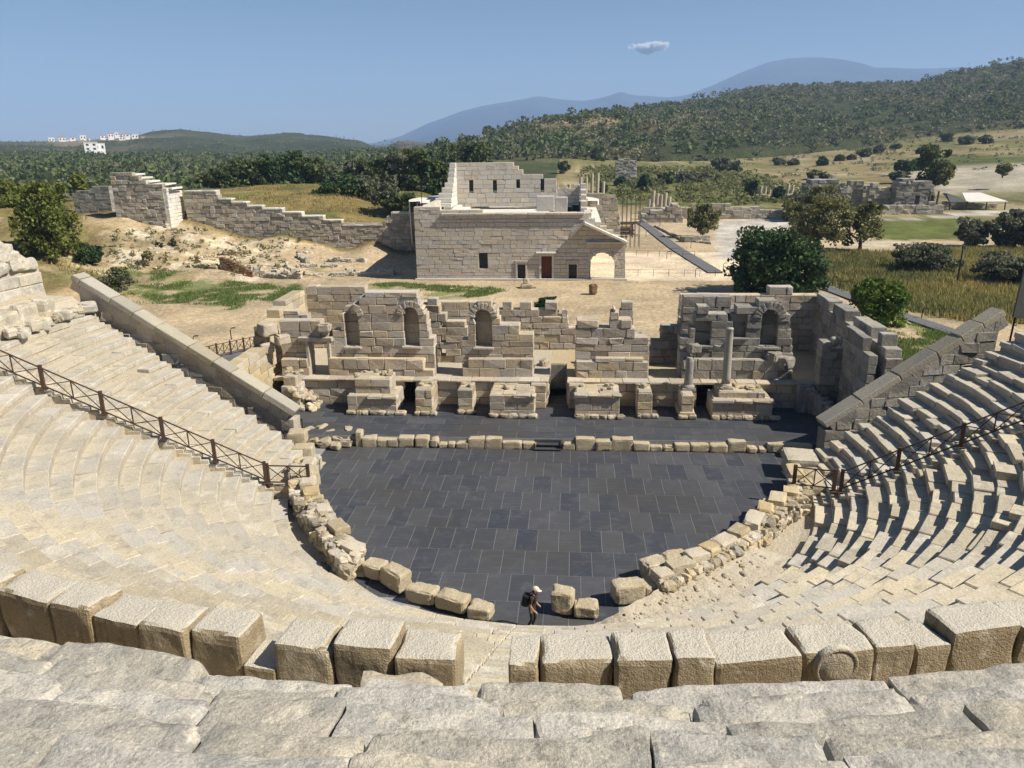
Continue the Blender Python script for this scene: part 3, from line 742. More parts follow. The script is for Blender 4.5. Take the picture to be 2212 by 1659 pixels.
# F: right of the central doorway
pr = prof([(1243, 701), (1244, 684), (1290, 683), (1294, 702), (1317, 702), (1318, 677), (1326, 667), (1337, 676), (1338, 684), (1350, 690), (1364, 694), (1365, 714), (1372, 716), (1373, 729), (1401, 730), (1402, 790)], YM)
ruin('wall section with a pointed stub on top, right of the central doorway', YM, pr, FZ, 1.1, ledge=dict(y=YP, pr=prof([(1244, 778), (1268, 785), (1290, 774), (1390, 775), (1391, 785), (1401, 786)], YP), zb=FZ))
# H: dark stepped wall between
pr = prof([(1404, 745), (1410, 735), (1427, 733), (1428, 705), (1464, 704), (1466, 690), (1474, 668), (1476, 640)], YR)
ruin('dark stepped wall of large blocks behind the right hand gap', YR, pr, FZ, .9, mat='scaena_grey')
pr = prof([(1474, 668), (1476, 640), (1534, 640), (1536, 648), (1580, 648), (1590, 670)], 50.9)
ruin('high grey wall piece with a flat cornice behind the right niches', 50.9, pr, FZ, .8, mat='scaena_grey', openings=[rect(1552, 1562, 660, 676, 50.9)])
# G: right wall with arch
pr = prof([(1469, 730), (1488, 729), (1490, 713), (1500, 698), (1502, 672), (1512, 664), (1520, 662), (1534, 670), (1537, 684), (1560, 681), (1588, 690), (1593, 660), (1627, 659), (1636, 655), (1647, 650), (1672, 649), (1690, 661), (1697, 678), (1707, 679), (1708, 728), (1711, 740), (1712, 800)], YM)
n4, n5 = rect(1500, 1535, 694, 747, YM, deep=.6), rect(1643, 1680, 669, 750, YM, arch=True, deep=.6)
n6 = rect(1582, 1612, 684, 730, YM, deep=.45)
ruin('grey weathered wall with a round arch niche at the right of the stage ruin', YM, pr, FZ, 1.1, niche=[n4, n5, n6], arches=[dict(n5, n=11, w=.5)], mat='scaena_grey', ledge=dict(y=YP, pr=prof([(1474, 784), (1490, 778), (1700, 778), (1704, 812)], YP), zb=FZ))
# low smooth wall below, carrying the raised floor, with its doors
holes = [rect(868, 906, 829, 890, YH, arch=True), rect(1503, 1540, 831, 900, YH), dict(s0=xg0-.05, s1=xg1+.05, z0=.5, z1=2.6)]
for q in holes: q['z0'] = .5
ruin('low smooth wall with dark doorways carrying the raised floor of the stage ruin', YH, [(-17.4, 2.08), (17.2, 2.08)], .5, .6, holes, mat='scaena', ch=(.5, .55), ln=(.9, 1.6), face=.008)
mb = MB()
for a_, b_ in ((-17.5, holes[2]['s0']), (holes[2]['s1'], 17.2)):
    s_ = a_
    while s_ < b_-.1:
        L = min(random.uniform(1, 2), b_-s_); block(mb, (s_+L/2, 47.85, 2.16), (L-.015, .98, .14), None, .025, .012); s_ += L
structure(mb.build('terrace_edge', MT['scaena']))
# walls and pale end of the central passage
o = thing('passage', 'dark sunken passage through the middle of the stage ruin', 'passage', ((xg0+xg1)/2, 48.1, .5)); cx = (xg1-xg0)/2
for s_ in (-1, 1):
    mb = MB(); masonry(mb, (-cx-.02 if s_ < 0 else cx+.32, 0, -.5), pi/2, [(0, 2.1), (4, 2.1)], .5, .3, ch=(.5, .6)); mb.build('side_wall', MT['scaena'], o)
mb = MB(); block(mb, (0, 3.75, .72), (2*cx+.5, .3, 1.75), None, .02, .005); mb.build('end_wall', MT['scaena_grey'], o)
for k in range(9): mb = MB(); rock(mb, (random.choice((-1, 1))*random.uniform(.9, 2.4), random.uniform(2.5, 4.6), 1.83), (.5, .5, .5), frame(random.uniform(0, 3)), (4, 4, 4), .4, .06, 2); mb.build('loose_stone', MT['rubble'], o)
for s_, lb in ((-1, 'pale dressed block jamb at the left of the central passage'), (1, 'pale dressed block jamb at the right of the central passage')):
    xx = (xg0+xg1)/2+s_*(cx+.65); mb = MB(); masonry(mb, (-.5, 0, -.55), 0, [(0, 2.15), (1.0, 2.15)], .55, .8, ch=(.5, .6), ln=(1, 1.2)); q = mb.build('stone_jamb', MT['scaena']); q.location = (xx, 46.8, .55); tag(q, lb, 'wall block')

# ---- podiums and piers standing on the stage
def podium(label, u0, u1, yf, steps, zb=.55, mat='scaena', cap=True, name='podium', right_rough=False, rub=0, base=True):
    """steps: [(inset, top z)...] from the bottom up; built of courses"""
    x0, x1 = X(u0, 895, yf), X(u1, 895, yf); o = thing(name, label, 'podium', ((x0+x1)/2, yf, zb)); zl = zb; yb = YH-.03
    W = x1-x0
    for k, (ins, zt) in enumerate(steps):
        mb = MB(); wv = W-2*ins; dv = yb-(yf+ins); d0 = yf+ins-yf
        nz = max(1, round((zt-zl)/.5)); hz = (zt-zl)/nz
        box(mb, (0, d0+dv/2, (zl+zt)/2-zb), (wv-.1, dv-.1, zt-zl-.02))
        for c_ in range(nz):
            s_ = -wv/2; zc = zl+hz*(c_+.5)-zb
            while s_ < wv/2-.02:
                L = random.uniform(.6, 1.2); L = wv/2-s_ if wv/2-s_ < L+.4 else L
                block(mb, (s_+L/2, d0+.3+random.gauss(0, .01), zc), (L-.012, .6, hz-.01), None, .025, .012); s_ += L
            for sd_ in (-1, 1):
                y_ = d0+.6
                while y_ < d0+dv-.02:
                    L = random.uniform(.6, 1.1); L = d0+dv-y_ if d0+dv-y_ < L+.3 else L
                    block(mb, (sd_*(wv/2-.25), y_+L/2, zc), (.5+random.gauss(0, .01), L-.012, hz-.01), None, .025, .012); y_ += L
        mb.build('masonry', MT[mat], o)
        mb = MB()      # paving on each step
        y_ = d0+.1
        while y_ < d0+dv-.1:
            hy = random.uniform(.5, .8); hy = min(hy, d0+dv-y_); s_ = -wv/2+.05
            while s_ < wv/2-.1:
                L = min(random.uniform(.5, 1.1), wv/2-.05-s_); block(mb, (s_+L/2, y_+hy/2, zt-zb-.02+random.gauss(0, .02)), (L-.015, hy-.015, .1), None, .02, .012); s_ += L
            y_ += hy
        mb.build('paving', MT['kerb' if mat == 'scaena' else mat], o)
        zl = zt
    if cap and len(steps) > 0:
        ins, zt = steps[0]; mb = MB(); wv = W-2*ins
        s_ = -wv/2-.1
        while s_ < wv/2+.05:
            L = min(random.uniform(.8, 1.6), wv/2+.1-s_)
            if random.random() > .12: block(mb, (s_+L/2, ins+.12, zt-zb-.06), (L-.02, .5, .22), None, .05, .02)
            s_ += L
        mb.build('cornice', MT[mat], o)
    if base:
        mb = MB(); s_ = -W/2-.05
        while s_ < W/2:
            L = random.uniform(.3, .7); rock(mb, (s_+L/2, -.05, .13), (L, .4, .28), frame(random.gauss(0, .1)), (5, 4, 3), .4, .06, 2); s_ += L
        mb.build('base_moulding', MT['rubble'], o)
    if rub:
        zt = steps[-1][1]
        for k in range(rub):
            mb = MB(); s_ = random.uniform(.2, .5); rock(mb, (random.uniform(-W*.38, W*.38), random.uniform(.7, 1.9), zt-zb+s_*.25), (s_, s_*.8, s_*.6), frame(random.uniform(0, 3)), (4, 4, 3), .5, .05, 2)
            mb.build('loose_stone', MT['rubble'], o)
    return o
YF = 45.35
podium('broken corner podium with a sloping rubble side at the far left of the stage', 606, 652, 45.9, [(0, 1.3), (.15, 2.1), (.3, 2.7)], rub=8, base=True)
podium('two stepped podium with hollow stones on top, left of the arched passage door', 752, 858, YF, [(0, 1.75), (.45, 2.75)], rub=9)
podium('narrow rubble-faced pier right of the left dark door', 898, 935, YF, [(0, 2.2)], cap=False, name='pier', mat='rubble', rub=3)
podium('narrow pitted pier at the left of the low podium with a square hole', 990, 1022, 45.7, [(0, 2.1)], cap=False, name='pier', mat='rubble', rub=2)
podium('low wide podium with a square hole in its top, left of the central passage', 1058, 1154, YF-.25, [(0, 2.0)], rub=2)
podium('low wide podium paved with cobbles on top, right of the central passage', 1242, 1338, YF-.2, [(0, 2.05)], rub=5)
podium('narrow broken pier right of the cobbled podium', 1376, 1408, 45.4, [(0, 2.1)], cap=False, name='pier', mat='rubble', rub=3)
podium('narrow pier carrying a broken column stub', 1467, 1502, YF-.1, [(0, .95), (.12, 2.0)], cap=False, name='pier')
podium('broad podium carrying the tall standing column at the right', 1538, 1668, YF-.05, [(0, 1.75), (.4, 2.15)], rub=10, mat='scaena')
# sloping rubble beside the left corner podium
mb = MB(); xr0 = X(660, 895, 46)
for k in range(70):
    q = random.random(); s_ = random.uniform(.2, .5)
    rock(mb, (q*1.6-1.0, random.uniform(-.3, 1.4), 2.0*(1-q)*.8+.05), (s_, s_, s_*.7), frame(random.uniform(0, 3), random.gauss(0, .2)), (4, 4, 3), .45, .06, 2)
o = mb.build('rubble_heap', MT['rubble']); o.location = (xr0, 46.0, .55); tag(o, 'sloping heap of pale rubble against the left corner podium', 'rubble heap')
# columns
def column(label, x, y, z0, z1, r0, r1, broken=False, mat='coping'):
    o = thing('stone_column', label, 'column', (x, y, z0))
    mb = MB(); block(mb, (0, 0, .09), (r0*3, r0*3, .18), None, .02, .005); tube(mb, [(0, 0, .18), (0, 0, .24), (0, 0, .32), (0, 0, .38)], [r0*1.35, r0*1.42, r0*1.3, r0*1.05], 20); mb.build('base', MT[mat], o)
    mb = MB(); H = z1-z0; n = 9
    pts = [(random.gauss(0, .004), random.gauss(0, .004), .38+(H-.38)*k/n) for k in range(n+1)]; rr = [r0+(r1-r0)*k/n for k in range(n+1)]
    if broken: pts[-1] = (.08, 0, H-.05); rr[-1] = r1*.45; rr[-2] = r1*.8
    else: pts.append((0, 0, H+.03)); rr.append(r1*1.08); pts.append((0, 0, H+.1)); rr.append(r1*1.08)
    tube(mb, pts, rr, 20); mb.build('shaft', MT[mat], o, not broken)
    return o
P_ = on_z(1567, 838, 2.2)
column('tall slender pale column standing alone on the right podium', P_[0], P_[1], 2.15, Zy(1575, 712, P_[1]), .27, .22)
P_ = on_z(1487, 842, 2.0)
column('broken dark column stub standing on the narrow pier', P_[0], P_[1]+.1, 1.98, Zy(1485, 766, P_[1]), .28, .23, True, 'scaena_grey')  # darker stone picked so the stub's shade sits in its colour
# ---- wing walls
def wing(label, x, th, prY, zb=0, mat='scaena', side=1):
    """a wall running away from the viewer; prY = [(y, top z)...]"""
    y0 = prY[0][0]; o = thing('wing_wall', label, 'wall', (x, y0, zb)); mb = MB()
    masonry(mb, (0, 0, -zb), pi/2, [(a-y0, b_) for a, b_ in prY], zb, th, ch=(.5, .65)); mb.build('masonry', MT[mat], o)
    return o
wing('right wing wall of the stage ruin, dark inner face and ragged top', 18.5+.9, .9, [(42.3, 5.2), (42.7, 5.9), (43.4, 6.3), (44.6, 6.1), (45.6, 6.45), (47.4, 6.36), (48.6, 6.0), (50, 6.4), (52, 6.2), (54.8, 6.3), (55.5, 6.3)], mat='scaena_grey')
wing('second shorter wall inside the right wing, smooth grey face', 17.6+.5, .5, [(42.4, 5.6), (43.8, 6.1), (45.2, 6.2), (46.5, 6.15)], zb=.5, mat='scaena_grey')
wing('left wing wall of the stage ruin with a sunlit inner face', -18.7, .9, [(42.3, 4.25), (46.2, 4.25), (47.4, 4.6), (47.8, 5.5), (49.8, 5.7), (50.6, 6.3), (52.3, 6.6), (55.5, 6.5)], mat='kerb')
px0, px1 = X(1764, 855, 46.6), X(1826, 855, 46.6)
o = ruin('grey buttress pier standing in front of the right wing', 46.6, [(px0, 4.9), (px0+.5, 5.1), (px0+.55, 4.7), (px1, 4.8)], .5, 1.0, mat='scaena_grey')
lone('marble_ball', 'round grey-white stone knob on the right wing buttress', ((px0+px1)/2+.1, 47.4, 4.95), (.55, .55, .6), 0, 'weathered', 'stone', rnd=.9)
# curved low bench wall at the right
mb = MB()
for k in range(9):
    q = k/8; a = pi*.5*q
    block(mb, (2.3*sin(a)*.55, -2.6*(1-cos(a)), .35+.55*(1-q)), (.75, .55, .7+1.1*(1-q)), frame(-a), .05, .015)
o = mb.build('curved_wall', MT['scaena_grey']); o.location = (X(1735, 850, 47), 47.0, .5); tag(o, 'curved low stone wall in shade at the right end of the stage', 'wall')
# big tumbled blocks
tb = [(1672, 762, 3.6, .9, 'broken grey block leaning on the right wall ledge'), (1697, 772, 3.4, 1.1, 'rounded mossy block at the corner of the right wall ledge'),
      (1500, 745, 4.2, .8, 'loose block under the left niche of the grey wall'), (610, 725, 5.2, .9, 'tumbled block on top of the left wing corner'), (577, 700, 6.2, 1.1, 'round pale block topping the left wing end'),
      (575, 742, 4.8, .9, 'dark-sided block below the round one on the left wing end'), (700, 700, 6.3, .8, 'slab lying on the left doorway wall top')]
for u, v, z, s_, lb in tb:
    y_ = 48.5 if u > 620 else 47.6; P_ = on_y(u, v, y_); lone('stone_block', lb, (P_[0], y_, P_[2]-s_*.3), (s_, s_*.8, s_*.75), random.uniform(0, 1), 'scaena' if u < 1400 else 'scaena_grey', group='blocks tumbled on the stage ruin', rnd=.25, amp=.07)
# brown fence by the entrance ramp on the left
fa, fb = on_z(440, 778, 1.2), on_z(556, 752, 1.2)
railing('dark brown fence with crossed braces along the ramp left of the stage ruin', [fa+(fb-fa)*k/4 for k in range(5)], .3, 'railing', .13, 1.0)
mb = MB(); V = [fa+np.array([0, -.9, -1.2]), fb+np.array([0, -.9, -1.2]), fb+np.array([0, .9, -1.2]), fa+np.array([0, .9, -1.2])]; V += [p_+np.array([0, 0, 1.18]) for p_ in V]
mb.add(V, BXF if 0 else [(0, 1, 5, 4), (1, 2, 6, 5), (2, 3, 7, 6), (3, 0, 4, 7), (4, 5, 6, 7)]); structure(mb.build('path', MT['slat']))
# ================================================================== THE ASSEMBLY HOUSE AND THE OLD WALL
YA = 98.0
pr = prof([(893, 448), (950, 447), (952, 455), (1266, 460), (1290, 478), (1316, 496), (1350, 520), (1351, 605)], YA)
house = thing('assembly_house', 'restored ancient assembly building of pale blocks with red door and slit-windowed upper wall', 'building', (-5, YA, 0))
O_ = np.array([5.0, 0, 0])
def W(u0, u1, vt, vb): return rect(u0, u1, vt, vb, YA)
ops = [W(1034, 1053, 550, 576), W(1117, 1135, 567, 603), W(1169, 1192, 553, 602), W(1228, 1246, 567, 601), dict(W(1273, 1328, 546, 603), arch=True)]
for q in ops[1:]: q['z0'] = 0
mb = MB(); masonry(mb, O_, 0, pr, 0, 1.2, ops, ch=(.42, .68), ln=(.7, 1.7), bev=.012, face=.007, jit=.006, gap=.04); mb.build('front_wall', MT['house'], house)
mb = MB()   # left side wall, right side wall
xl, xr = pr[0][0], X(1262, 500, YA)
masonry(mb, (xl+5+.05, 1.2, 0), pi/2, [(0, 9.0), (14, 8.9)], 0, -0.0+.9 if 0 else .9, ch=(.6, .8), ln=(1, 2)); 
o = mb.build('side_wall', MT['house'], house); o.location = (.9, 0, 0)
mb = MB(); masonry(mb, (xr+5+.9, 1.2, 0), pi/2, [(0, 8.3), (12, 7.9), (24, 8.3)], 0, .9, ch=(.6, .8), ln=(1, 2)); mb.build('side_wall', MT['house'], house)
# cornice
mb = MB(); xc = X(953, 455, YA)+5
while xc < xr+5:
    L = min(random.uniform(1.4, 2.6), xr+5-xc+.01); block(mb, (xc+L/2, .3, 8.33), (L-.02, 1.3, .26), None, .04, .01); block(mb, (xc+L/2, .35, 7.62), (L-.02, .86, .16), None, .03, .008); xc += L
    if L < .1: break
mb.build('cornice', MT['house'], house)
# doors and windows
def opening(q, mat, nm, frame_w=.22, door=True, lintel=None):
    cx_ = (q['s0']+q['s1'])/2+5; w_ = q['s1']-q['s0']; h_ = q['z1']-q['z0']
    mb = MB(); box(mb, (cx_, .62, q['z0']+h_/2), (w_+.05, .08, h_+.05))
    o = mb.build(nm, MT[mat], house)
    mb = MB()
    if mat == 'wood_red':
        for k in range(4): box(mb, (cx_-w_/2+w_*(k+.5)/4, .56, q['z0']+h_/2), (w_/4-.04, .05, h_-.1))
        mb.build('plank', MT[mat], o)
    else:
        box(mb, (cx_, .56, q['z0']+h_/2), (.07, .06, h_)); box(mb, (cx_, .558, q['z0']+h_*.62), (w_, .05, .07)); mb.build('window_frame', MT['iron'], o)
    if frame_w:
        mb = MB()
        for s_ in (-1, 1): block(mb, (cx_+s_*(w_/2+frame_w/2), .02, q['z0']+h_/2), (frame_w, .3, h_+.02), None, .02, .005)
        block(mb, (cx_, .02, q['z1']+.14), (w_+2*frame_w+.1, .3, .26), None, .02, .005)
        mb.build('door_surround', MT['new_and_sunlit' if lintel else 'house'], house)
    if lintel:
        mb = MB(); block(mb, (cx_, -.1, q['z1']+.42), (w_+1.3, .7, .2), None, .04, .005); mb.build('hood', MT['new_and_sunlit'], house)
opening(ops[0], 'glass', 'window', 0)
opening(ops[1], 'glass', 'door', .2, True)
opening(ops[2], 'wood_red', 'door', .26, True, True)
opening(ops[3], 'glass', 'door', .2, True)
# the arch and its pale infill
q = ops[4]; mb = MB(); arch_ring(mb, O_, 0, (q['s0']+q['s1'])/2, q['z1']-(q['s1']-q['s0'])/2, (q['s1']-q['s0'])/2, .42, .9, 11, proud=.05); mb.build('arch', MT['house'], house)
# gabled annex standing proud of the front: shallow pediment with raking slabs
ax0, ax1 = X(1266, 524, YA)+5, X(1353, 524, YA)+5; zs_ = Zy(1300, 524, YA); za = Zy(1262, 480, YA-.6)
mb = MB(); block(mb, ((ax0+ax1)/2, -.25, zs_), (ax1-ax0, .7, .22), None, .03, .006); mb.build('string_course', MT['new_and_sunlit'], house)
mb = MB(); pa = np.array([X(1262, 481, YA-.4)+5, -.4, Zy(1262, 481, YA-.4)]); pb_ = np.array([X(1354, 523, YA-.4)+5, -.4, Zy(1354, 523, YA-.4)])
n_ = 5
for k in range(n_):
    a_, b_ = pa+(pb_-pa)*k/n_, pa+(pb_-pa)*(k+1)/n_; bar(mb, a_, b_-(b_-a_)*.015, 1.9, .26)
mb.build('raking_cornice', MT['new_and_sunlit'], house)
mb = MB(); ca = np.array([X(1232, 512, YA)+5, -.3, Zy(1232, 512, YA)]); bar(mb, pa+np.array([0, .1, -.02]), ca+np.array([0, 0, 0]), .7, .2); mb.build('raking_cornice', MT['house'], house)
# base course
mb = MB(); block(mb, ((xl+pr[-1][0])/2+5, -.16, .1), (pr[-1][0]-xl+.4, .5, .22), None, .03, 0); mb.build('base_course', MT['house'], house)
# auditorium: white stepped half rings
ce = np.array([-3.4, 18.0]); mb = MB()
rows = [(5.2, 6.9), (6.3, 7.2), (7.4, 7.5), (8.5, 7.8), (9.6, 8.1), (10.7, 8.4), (11.8, 8.7)]
for r, z in rows:
    V = []; F = []; nn = 60; wd = 1.12 if r < 11 else 1.6
    for k in range(nn+1):
        a = -.2+(pi+.55)*k/nn
        for rr, zz_ in ((r, z-.45), (r, z), (r+wd, z), (r+wd, z-.6)): V.append((ce[0]+rr*cos(a), ce[1]+rr*sin(a)*.95, zz_))
    F = [(k*4+j, k*4+4+j, k*4+5+j, k*4+1+j) for k in range(nn) for j in range(3)]
    mb.add(V, F)
for r, z in ((13.0, 8.95),):
    V = []; nn = 60
    for k in range(nn+1):
        a = .9+(pi-.55)*k/nn
        for rr, zz_ in ((r, 8.2), (r, z), (r+1.5, z), (r+1.5, 8.0), (r+1.4, 3)): V.append((ce[0]+rr*cos(a), ce[1]+rr*sin(a)*.95, zz_))
    mb.add(V, [(k*5+j, k*5+5+j, k*5+6+j, k*5+1+j) for k in range(nn) for j in range(4)])
mb.build('auditorium_seats', MT['new_and_sunlit'], house)
mb = MB(); box(mb, (-1.2, 13, 7.0), (22, 23, .2)); mb.build('auditorium_floor', MT['new_and_sunlit'], house)
# upper wall with slit windows
YU = 120.0
pu = prof([(985, 352), (1109, 352), (1110, 358), (1119, 358), (1120, 364), (1129, 366), (1130, 374), (1172, 376), (1173, 383), (1201, 384), (1202, 400), (1204, 440)], YU)
ow = [rect(a_, b_, vt, vb, YU) for a_, b_, vt, vb in ((1013, 1022, 390, 413), (1064, 1073, 390, 412), (1115, 1123, 389, 411), (1167, 1175, 387, 411))]
mb = MB(); masonry(mb, (5, YU-YA, 0), 0, pu, 7.5, 1.1, ow, ch=(.5, .75), ln=(.9, 1.8), bev=.012, face=.008, jit=.006, gap=.045); mb.build('upper_wall', MT['house'], house)
for q in ow:
    mb = MB(); box(mb, ((q['s0']+q['s1'])/2+5, YU-YA+.75, (q['z0']+q['z1'])/2), (q['s1']-q['s0'], .1, q['z1']-q['z0'])); mb.build('slit_window', MT['maquis'] if 0 else MT['glass'], house)
xu = pu[0][0]+5
mb = MB()
for k in range(9):   # stepped buttress at the left end, sunlit
    zt = 8.2+.68*k; dy = 6.5*(1-k/9)
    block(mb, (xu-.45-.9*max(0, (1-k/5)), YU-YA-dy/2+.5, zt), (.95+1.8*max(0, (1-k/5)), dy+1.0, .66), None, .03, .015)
mb.build('stepped_buttress', MT['new_and_sunlit'], house)
# right rear rooms
yr1 = 117.0
pr1 = prof([(1204, 384), (1206, 404), (1216, 404), (1217, 396), (1226, 396), (1226, 405), (1238, 405), (1239, 397), (1252, 397), (1252, 440), (1253, 460)], yr1)
mb = MB(); masonry(mb, (5, yr1-YA, 0), 0, pr1, 4, .9, [rect(1223, 1231, 396, 410, yr1)], ch=(.5, .7)); mb.build('rear_wall', MT['house'], house)
mb = MB(); masonry(mb, (X(1252, 420, yr1)+5+.9, 104.5-YA, 0), pi/2, [(0, 8.0), (3, 9.0), (12.5, 11.0)], 3, .8, ch=(.5, .7)); mb.build('rear_wall', MT['house'], house)
pr2 = prof([(1246, 418), (1328, 419), (1332, 428), (1336, 444), (1340, 490)], 124)
mb = MB(); masonry(mb, (5, 124-YA, 0), 0, pr2, 0, .9, ch=(.4, .6), ln=(.6, 1.3)); mb.build('rear_wall', MT['old_wall'], house)
for (u, v, y_, dm, lb) in ((1212, 440, 108, (1.7, 1.2, 2.2), 'squarish'), (1178, 436, 106, (2.4, 1.2, 2.0), 'broad')):
    mb = MB(); P_ = on_y(u, v, y_); block(mb, (P_[0]+5, y_-YA, P_[2]-.2), dm, None, .06, .02); mb.build('wall_stub', MT['house'], house)
# floodlight pole by the left front corner
P_ = on_y(910, 447, YA-.8+1.2); o = thing('floodlight_pole', 'thin pole with twin floodlights on the left corner of the assembly building', 'floodlight', (P_[0], YA+.9, 8.9))
mb = MB(); tube(mb, [(0, 0, 0), (0, 0, 2.6)], .05); mb.build('pole', MT['iron'], o)
for s_ in (-1, 1):
    mb = MB(); box(mb, (s_*.35, 0, 2.7), (.4, .22, .3), frame(0, .3)); bar(mb, (0, 0, 2.55), (s_*.35, 0, 2.6), .05); mb.build('lamp', MT['grey_panel'], o)

# ---- old stepped wall and tower on the left
YW = 110.0
tw = thing('wall_tower', 'square ancient tower stump, shaded front and bright right side, left of the stepped wall', 'tower', (-60, YW, 5))
pt = prof([(236, 373), (284, 374), (285, 378), (299, 378), (300, 386), (314, 386), (315, 394), (339, 395), (340, 397), (350, 397), (351, 404), (362, 405), (363, 488)], YW)
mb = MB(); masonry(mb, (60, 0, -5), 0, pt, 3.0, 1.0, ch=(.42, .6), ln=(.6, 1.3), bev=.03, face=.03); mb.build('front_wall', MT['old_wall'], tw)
mb = MB(); masonry(mb, (X(363, 440, YW)+60+.02, 0, -5), pi/2, [(0.05, 11.2), (2, 11.0), (4.6, 10.9)], 2.5, .9, ch=(.42, .6), ln=(.6, 1.3), bev=.03); mb.build('side_wall', MT['new_and_sunlit'], tw)  # sun-facing side in paler stone than the front: sunlight put into colour
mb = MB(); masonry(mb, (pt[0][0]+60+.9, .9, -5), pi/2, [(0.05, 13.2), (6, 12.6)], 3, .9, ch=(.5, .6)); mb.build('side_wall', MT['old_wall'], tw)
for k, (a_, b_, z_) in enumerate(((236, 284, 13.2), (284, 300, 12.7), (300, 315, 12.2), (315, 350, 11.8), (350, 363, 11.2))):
    mb = MB(); xa, xb = X(a_, 380, YW)+60, X(b_, 380, YW)+60; block(mb, ((xa+xb)/2, 2.2, z_-5-.1), (xb-xa, 3.2, .25), None, .03, .02); mb.build('tower_top', MT['new_and_sunlit'], tw)  # tops paler than the walls too, sunlight carried by the colour
YW2 = 113.5
ow_ = thing('stepped_wall', 'long ancient wall stepping down from the tower to the assembly building', 'wall', (-40, YW2, 0))
pw_ = prof([(396, 413), (408, 414), (466, 415), (471, 429), (499, 431), (500, 438), (533, 439), (534, 446), (566, 447), (567, 452), (609, 452), (610, 460), (651, 460), (653, 468), (698, 469), (699, 476), (737, 477), (740, 487), (826, 487), (829, 478), (838, 470), (848, 461), (894, 461)], YW2)
mb = MB(); masonry(mb, (40, 0, 0), 0, pw_, -.3, 1.3, ch=(.4, .62), ln=(.55, 1.4), bev=.03, face=.03, ragged=.7); mb.build('masonry', MT['old_wall'], ow_)
mb = MB()
stp = [(396, 466, 414), (472, 500, 431), (500, 533, 438), (534, 566, 446), (567, 609, 452), (610, 651, 460), (652, 698, 468), (699, 738, 477), (740, 826, 487), (848, 894, 461)]
for a_, b_, v_ in stp:
    xa, xb = X(a_, v_, YW2)+40, X(b_, v_, YW2)+40; s_ = xa; z_ = Zy((a_+b_)/2, v_, YW2)
    while s_ < xb-.05:
        L = min(random.uniform(1, 2), xb-s_); block(mb, (s_+L/2, .65, z_+.05), (L-.02, 1.45, .22), None, .03, .015); s_ += L
mb.build('capping', MT['new_and_sunlit'], ow_)
lw = prof([(155, 420), (165, 412), (190, 410), (200, 404), (236, 402), (237, 420)], 118)
o = ruin('low tumbled grey wall running left from the tower', 118, lw, 4, 1.0, mat='scaena_grey', ch=(.4, .6))

# ================================================================== GROUND
ctl = [(X(245, 457, 108.5), 108.5, 7.6), (X(364, 486, 108.5), 108.5, 6.0), (X(414, 478, 112), 112, 6.0), (-52, 111, 3.6), (-45, 112.6, 3.0), (-38, 112.6, 2.7), (-32, 112.6, .7), (-24, 112.6, .1),
       (-62, 106, 5.6), (-56, 103, 3.6), (-50, 104, 2.2), (-45, 103, 1.6), (-42, 105, 2.0), (-38, 104, 1.7), (-34, 105, .8),
       (-66, 95, 3.8), (-61, 95, 2.8), (-72, 95, 5.8), (-56, 92, .8), (-52, 96, .9), (-50, 88, .2), (-60, 85, 1.6), (-66, 85, 3.4), (-58, 75, 1.6), (-52, 78, .2), (-48, 66, .6), (-56, 66, 3.5), (-72, 80, 5.6), (-85, 80, 6), (-73, 110, 7.2), (-80, 110, 7.2), (-90, 120, 8), (-98, 130, 8.2), (-110, 100, 7), (-64, 60, 6), (-44, 58, 1.5),
       (-67, 140, 9.0), (-52, 150, 9.4), (-31, 150, 8.0), (-37, 120, 7.0), (-27, 118, 5.0), (-50, 122, 8.2), (-60, 124, 9.2), (-45, 135, 8.4), (-26, 135, 7.0), (-20, 150, 5), (-70, 160, 8), (-45, 175, 6), (-25, 175, 4), (-10, 165, 2), (-24, 116.5, 4.5), (-30, 116.5, 5.5), (-42, 116.5, 6.6), (-55, 117, 8.5), (-85, 150, 8), (-110, 150, 7)]
for x_ in range(-44, 61, 9):
    for y_ in (50, 60, 70, 80, 90):
        ctl.append((x_, y_, 0))
for x_ in (-38, -30, -22, -14, -6, 2, 10, 18, 26, 36, 48, 60, 75): ctl += [(x_, 97, 0)]
for x_ in (-4, 6, 14, 24, 36, 48, 60, 75, 95): ctl += [(x_, 105, 0), (x_, 118, 0), (x_, 132, 0), (x_, 150, .0), (x_, 170, 0), (x_, 195, 0), (x_, 220, 0)]
for x_ in (-150, -120, -90, -60, -30, 0): ctl += [(x_, 205, 1.5), (x_, 230, 0)]
CT = np.array(ctl)
base_u = [-600, 0, 600, 1000, 1180, 1400, 1700, 1900, 2000, 2212, 2700]
base_v = [345, 345, 345, 342, 340, 346, 335, 312, 292, 278, 262]
base_D = [700, 700, 700, 420, 420, 450, 520, 600, 650, 700, 700]
def far_base(u):
    v = np.interp(u, base_u, base_v); D = np.interp(u, base_u, base_D)
    return D, float(at_dist(u, v, D)[2])
_ub = np.linspace(-600, 2700, 67); _fb = np.array([far_base(u) for u in _ub])
def px_of(x, y):
    q = np.stack([x-CAM[0], y-CAM[1], np.zeros_like(x)-8], -1); zc = q@AF
    return (512+F_PX*(q@AR)/np.maximum(zc, 1e-3))*2.16
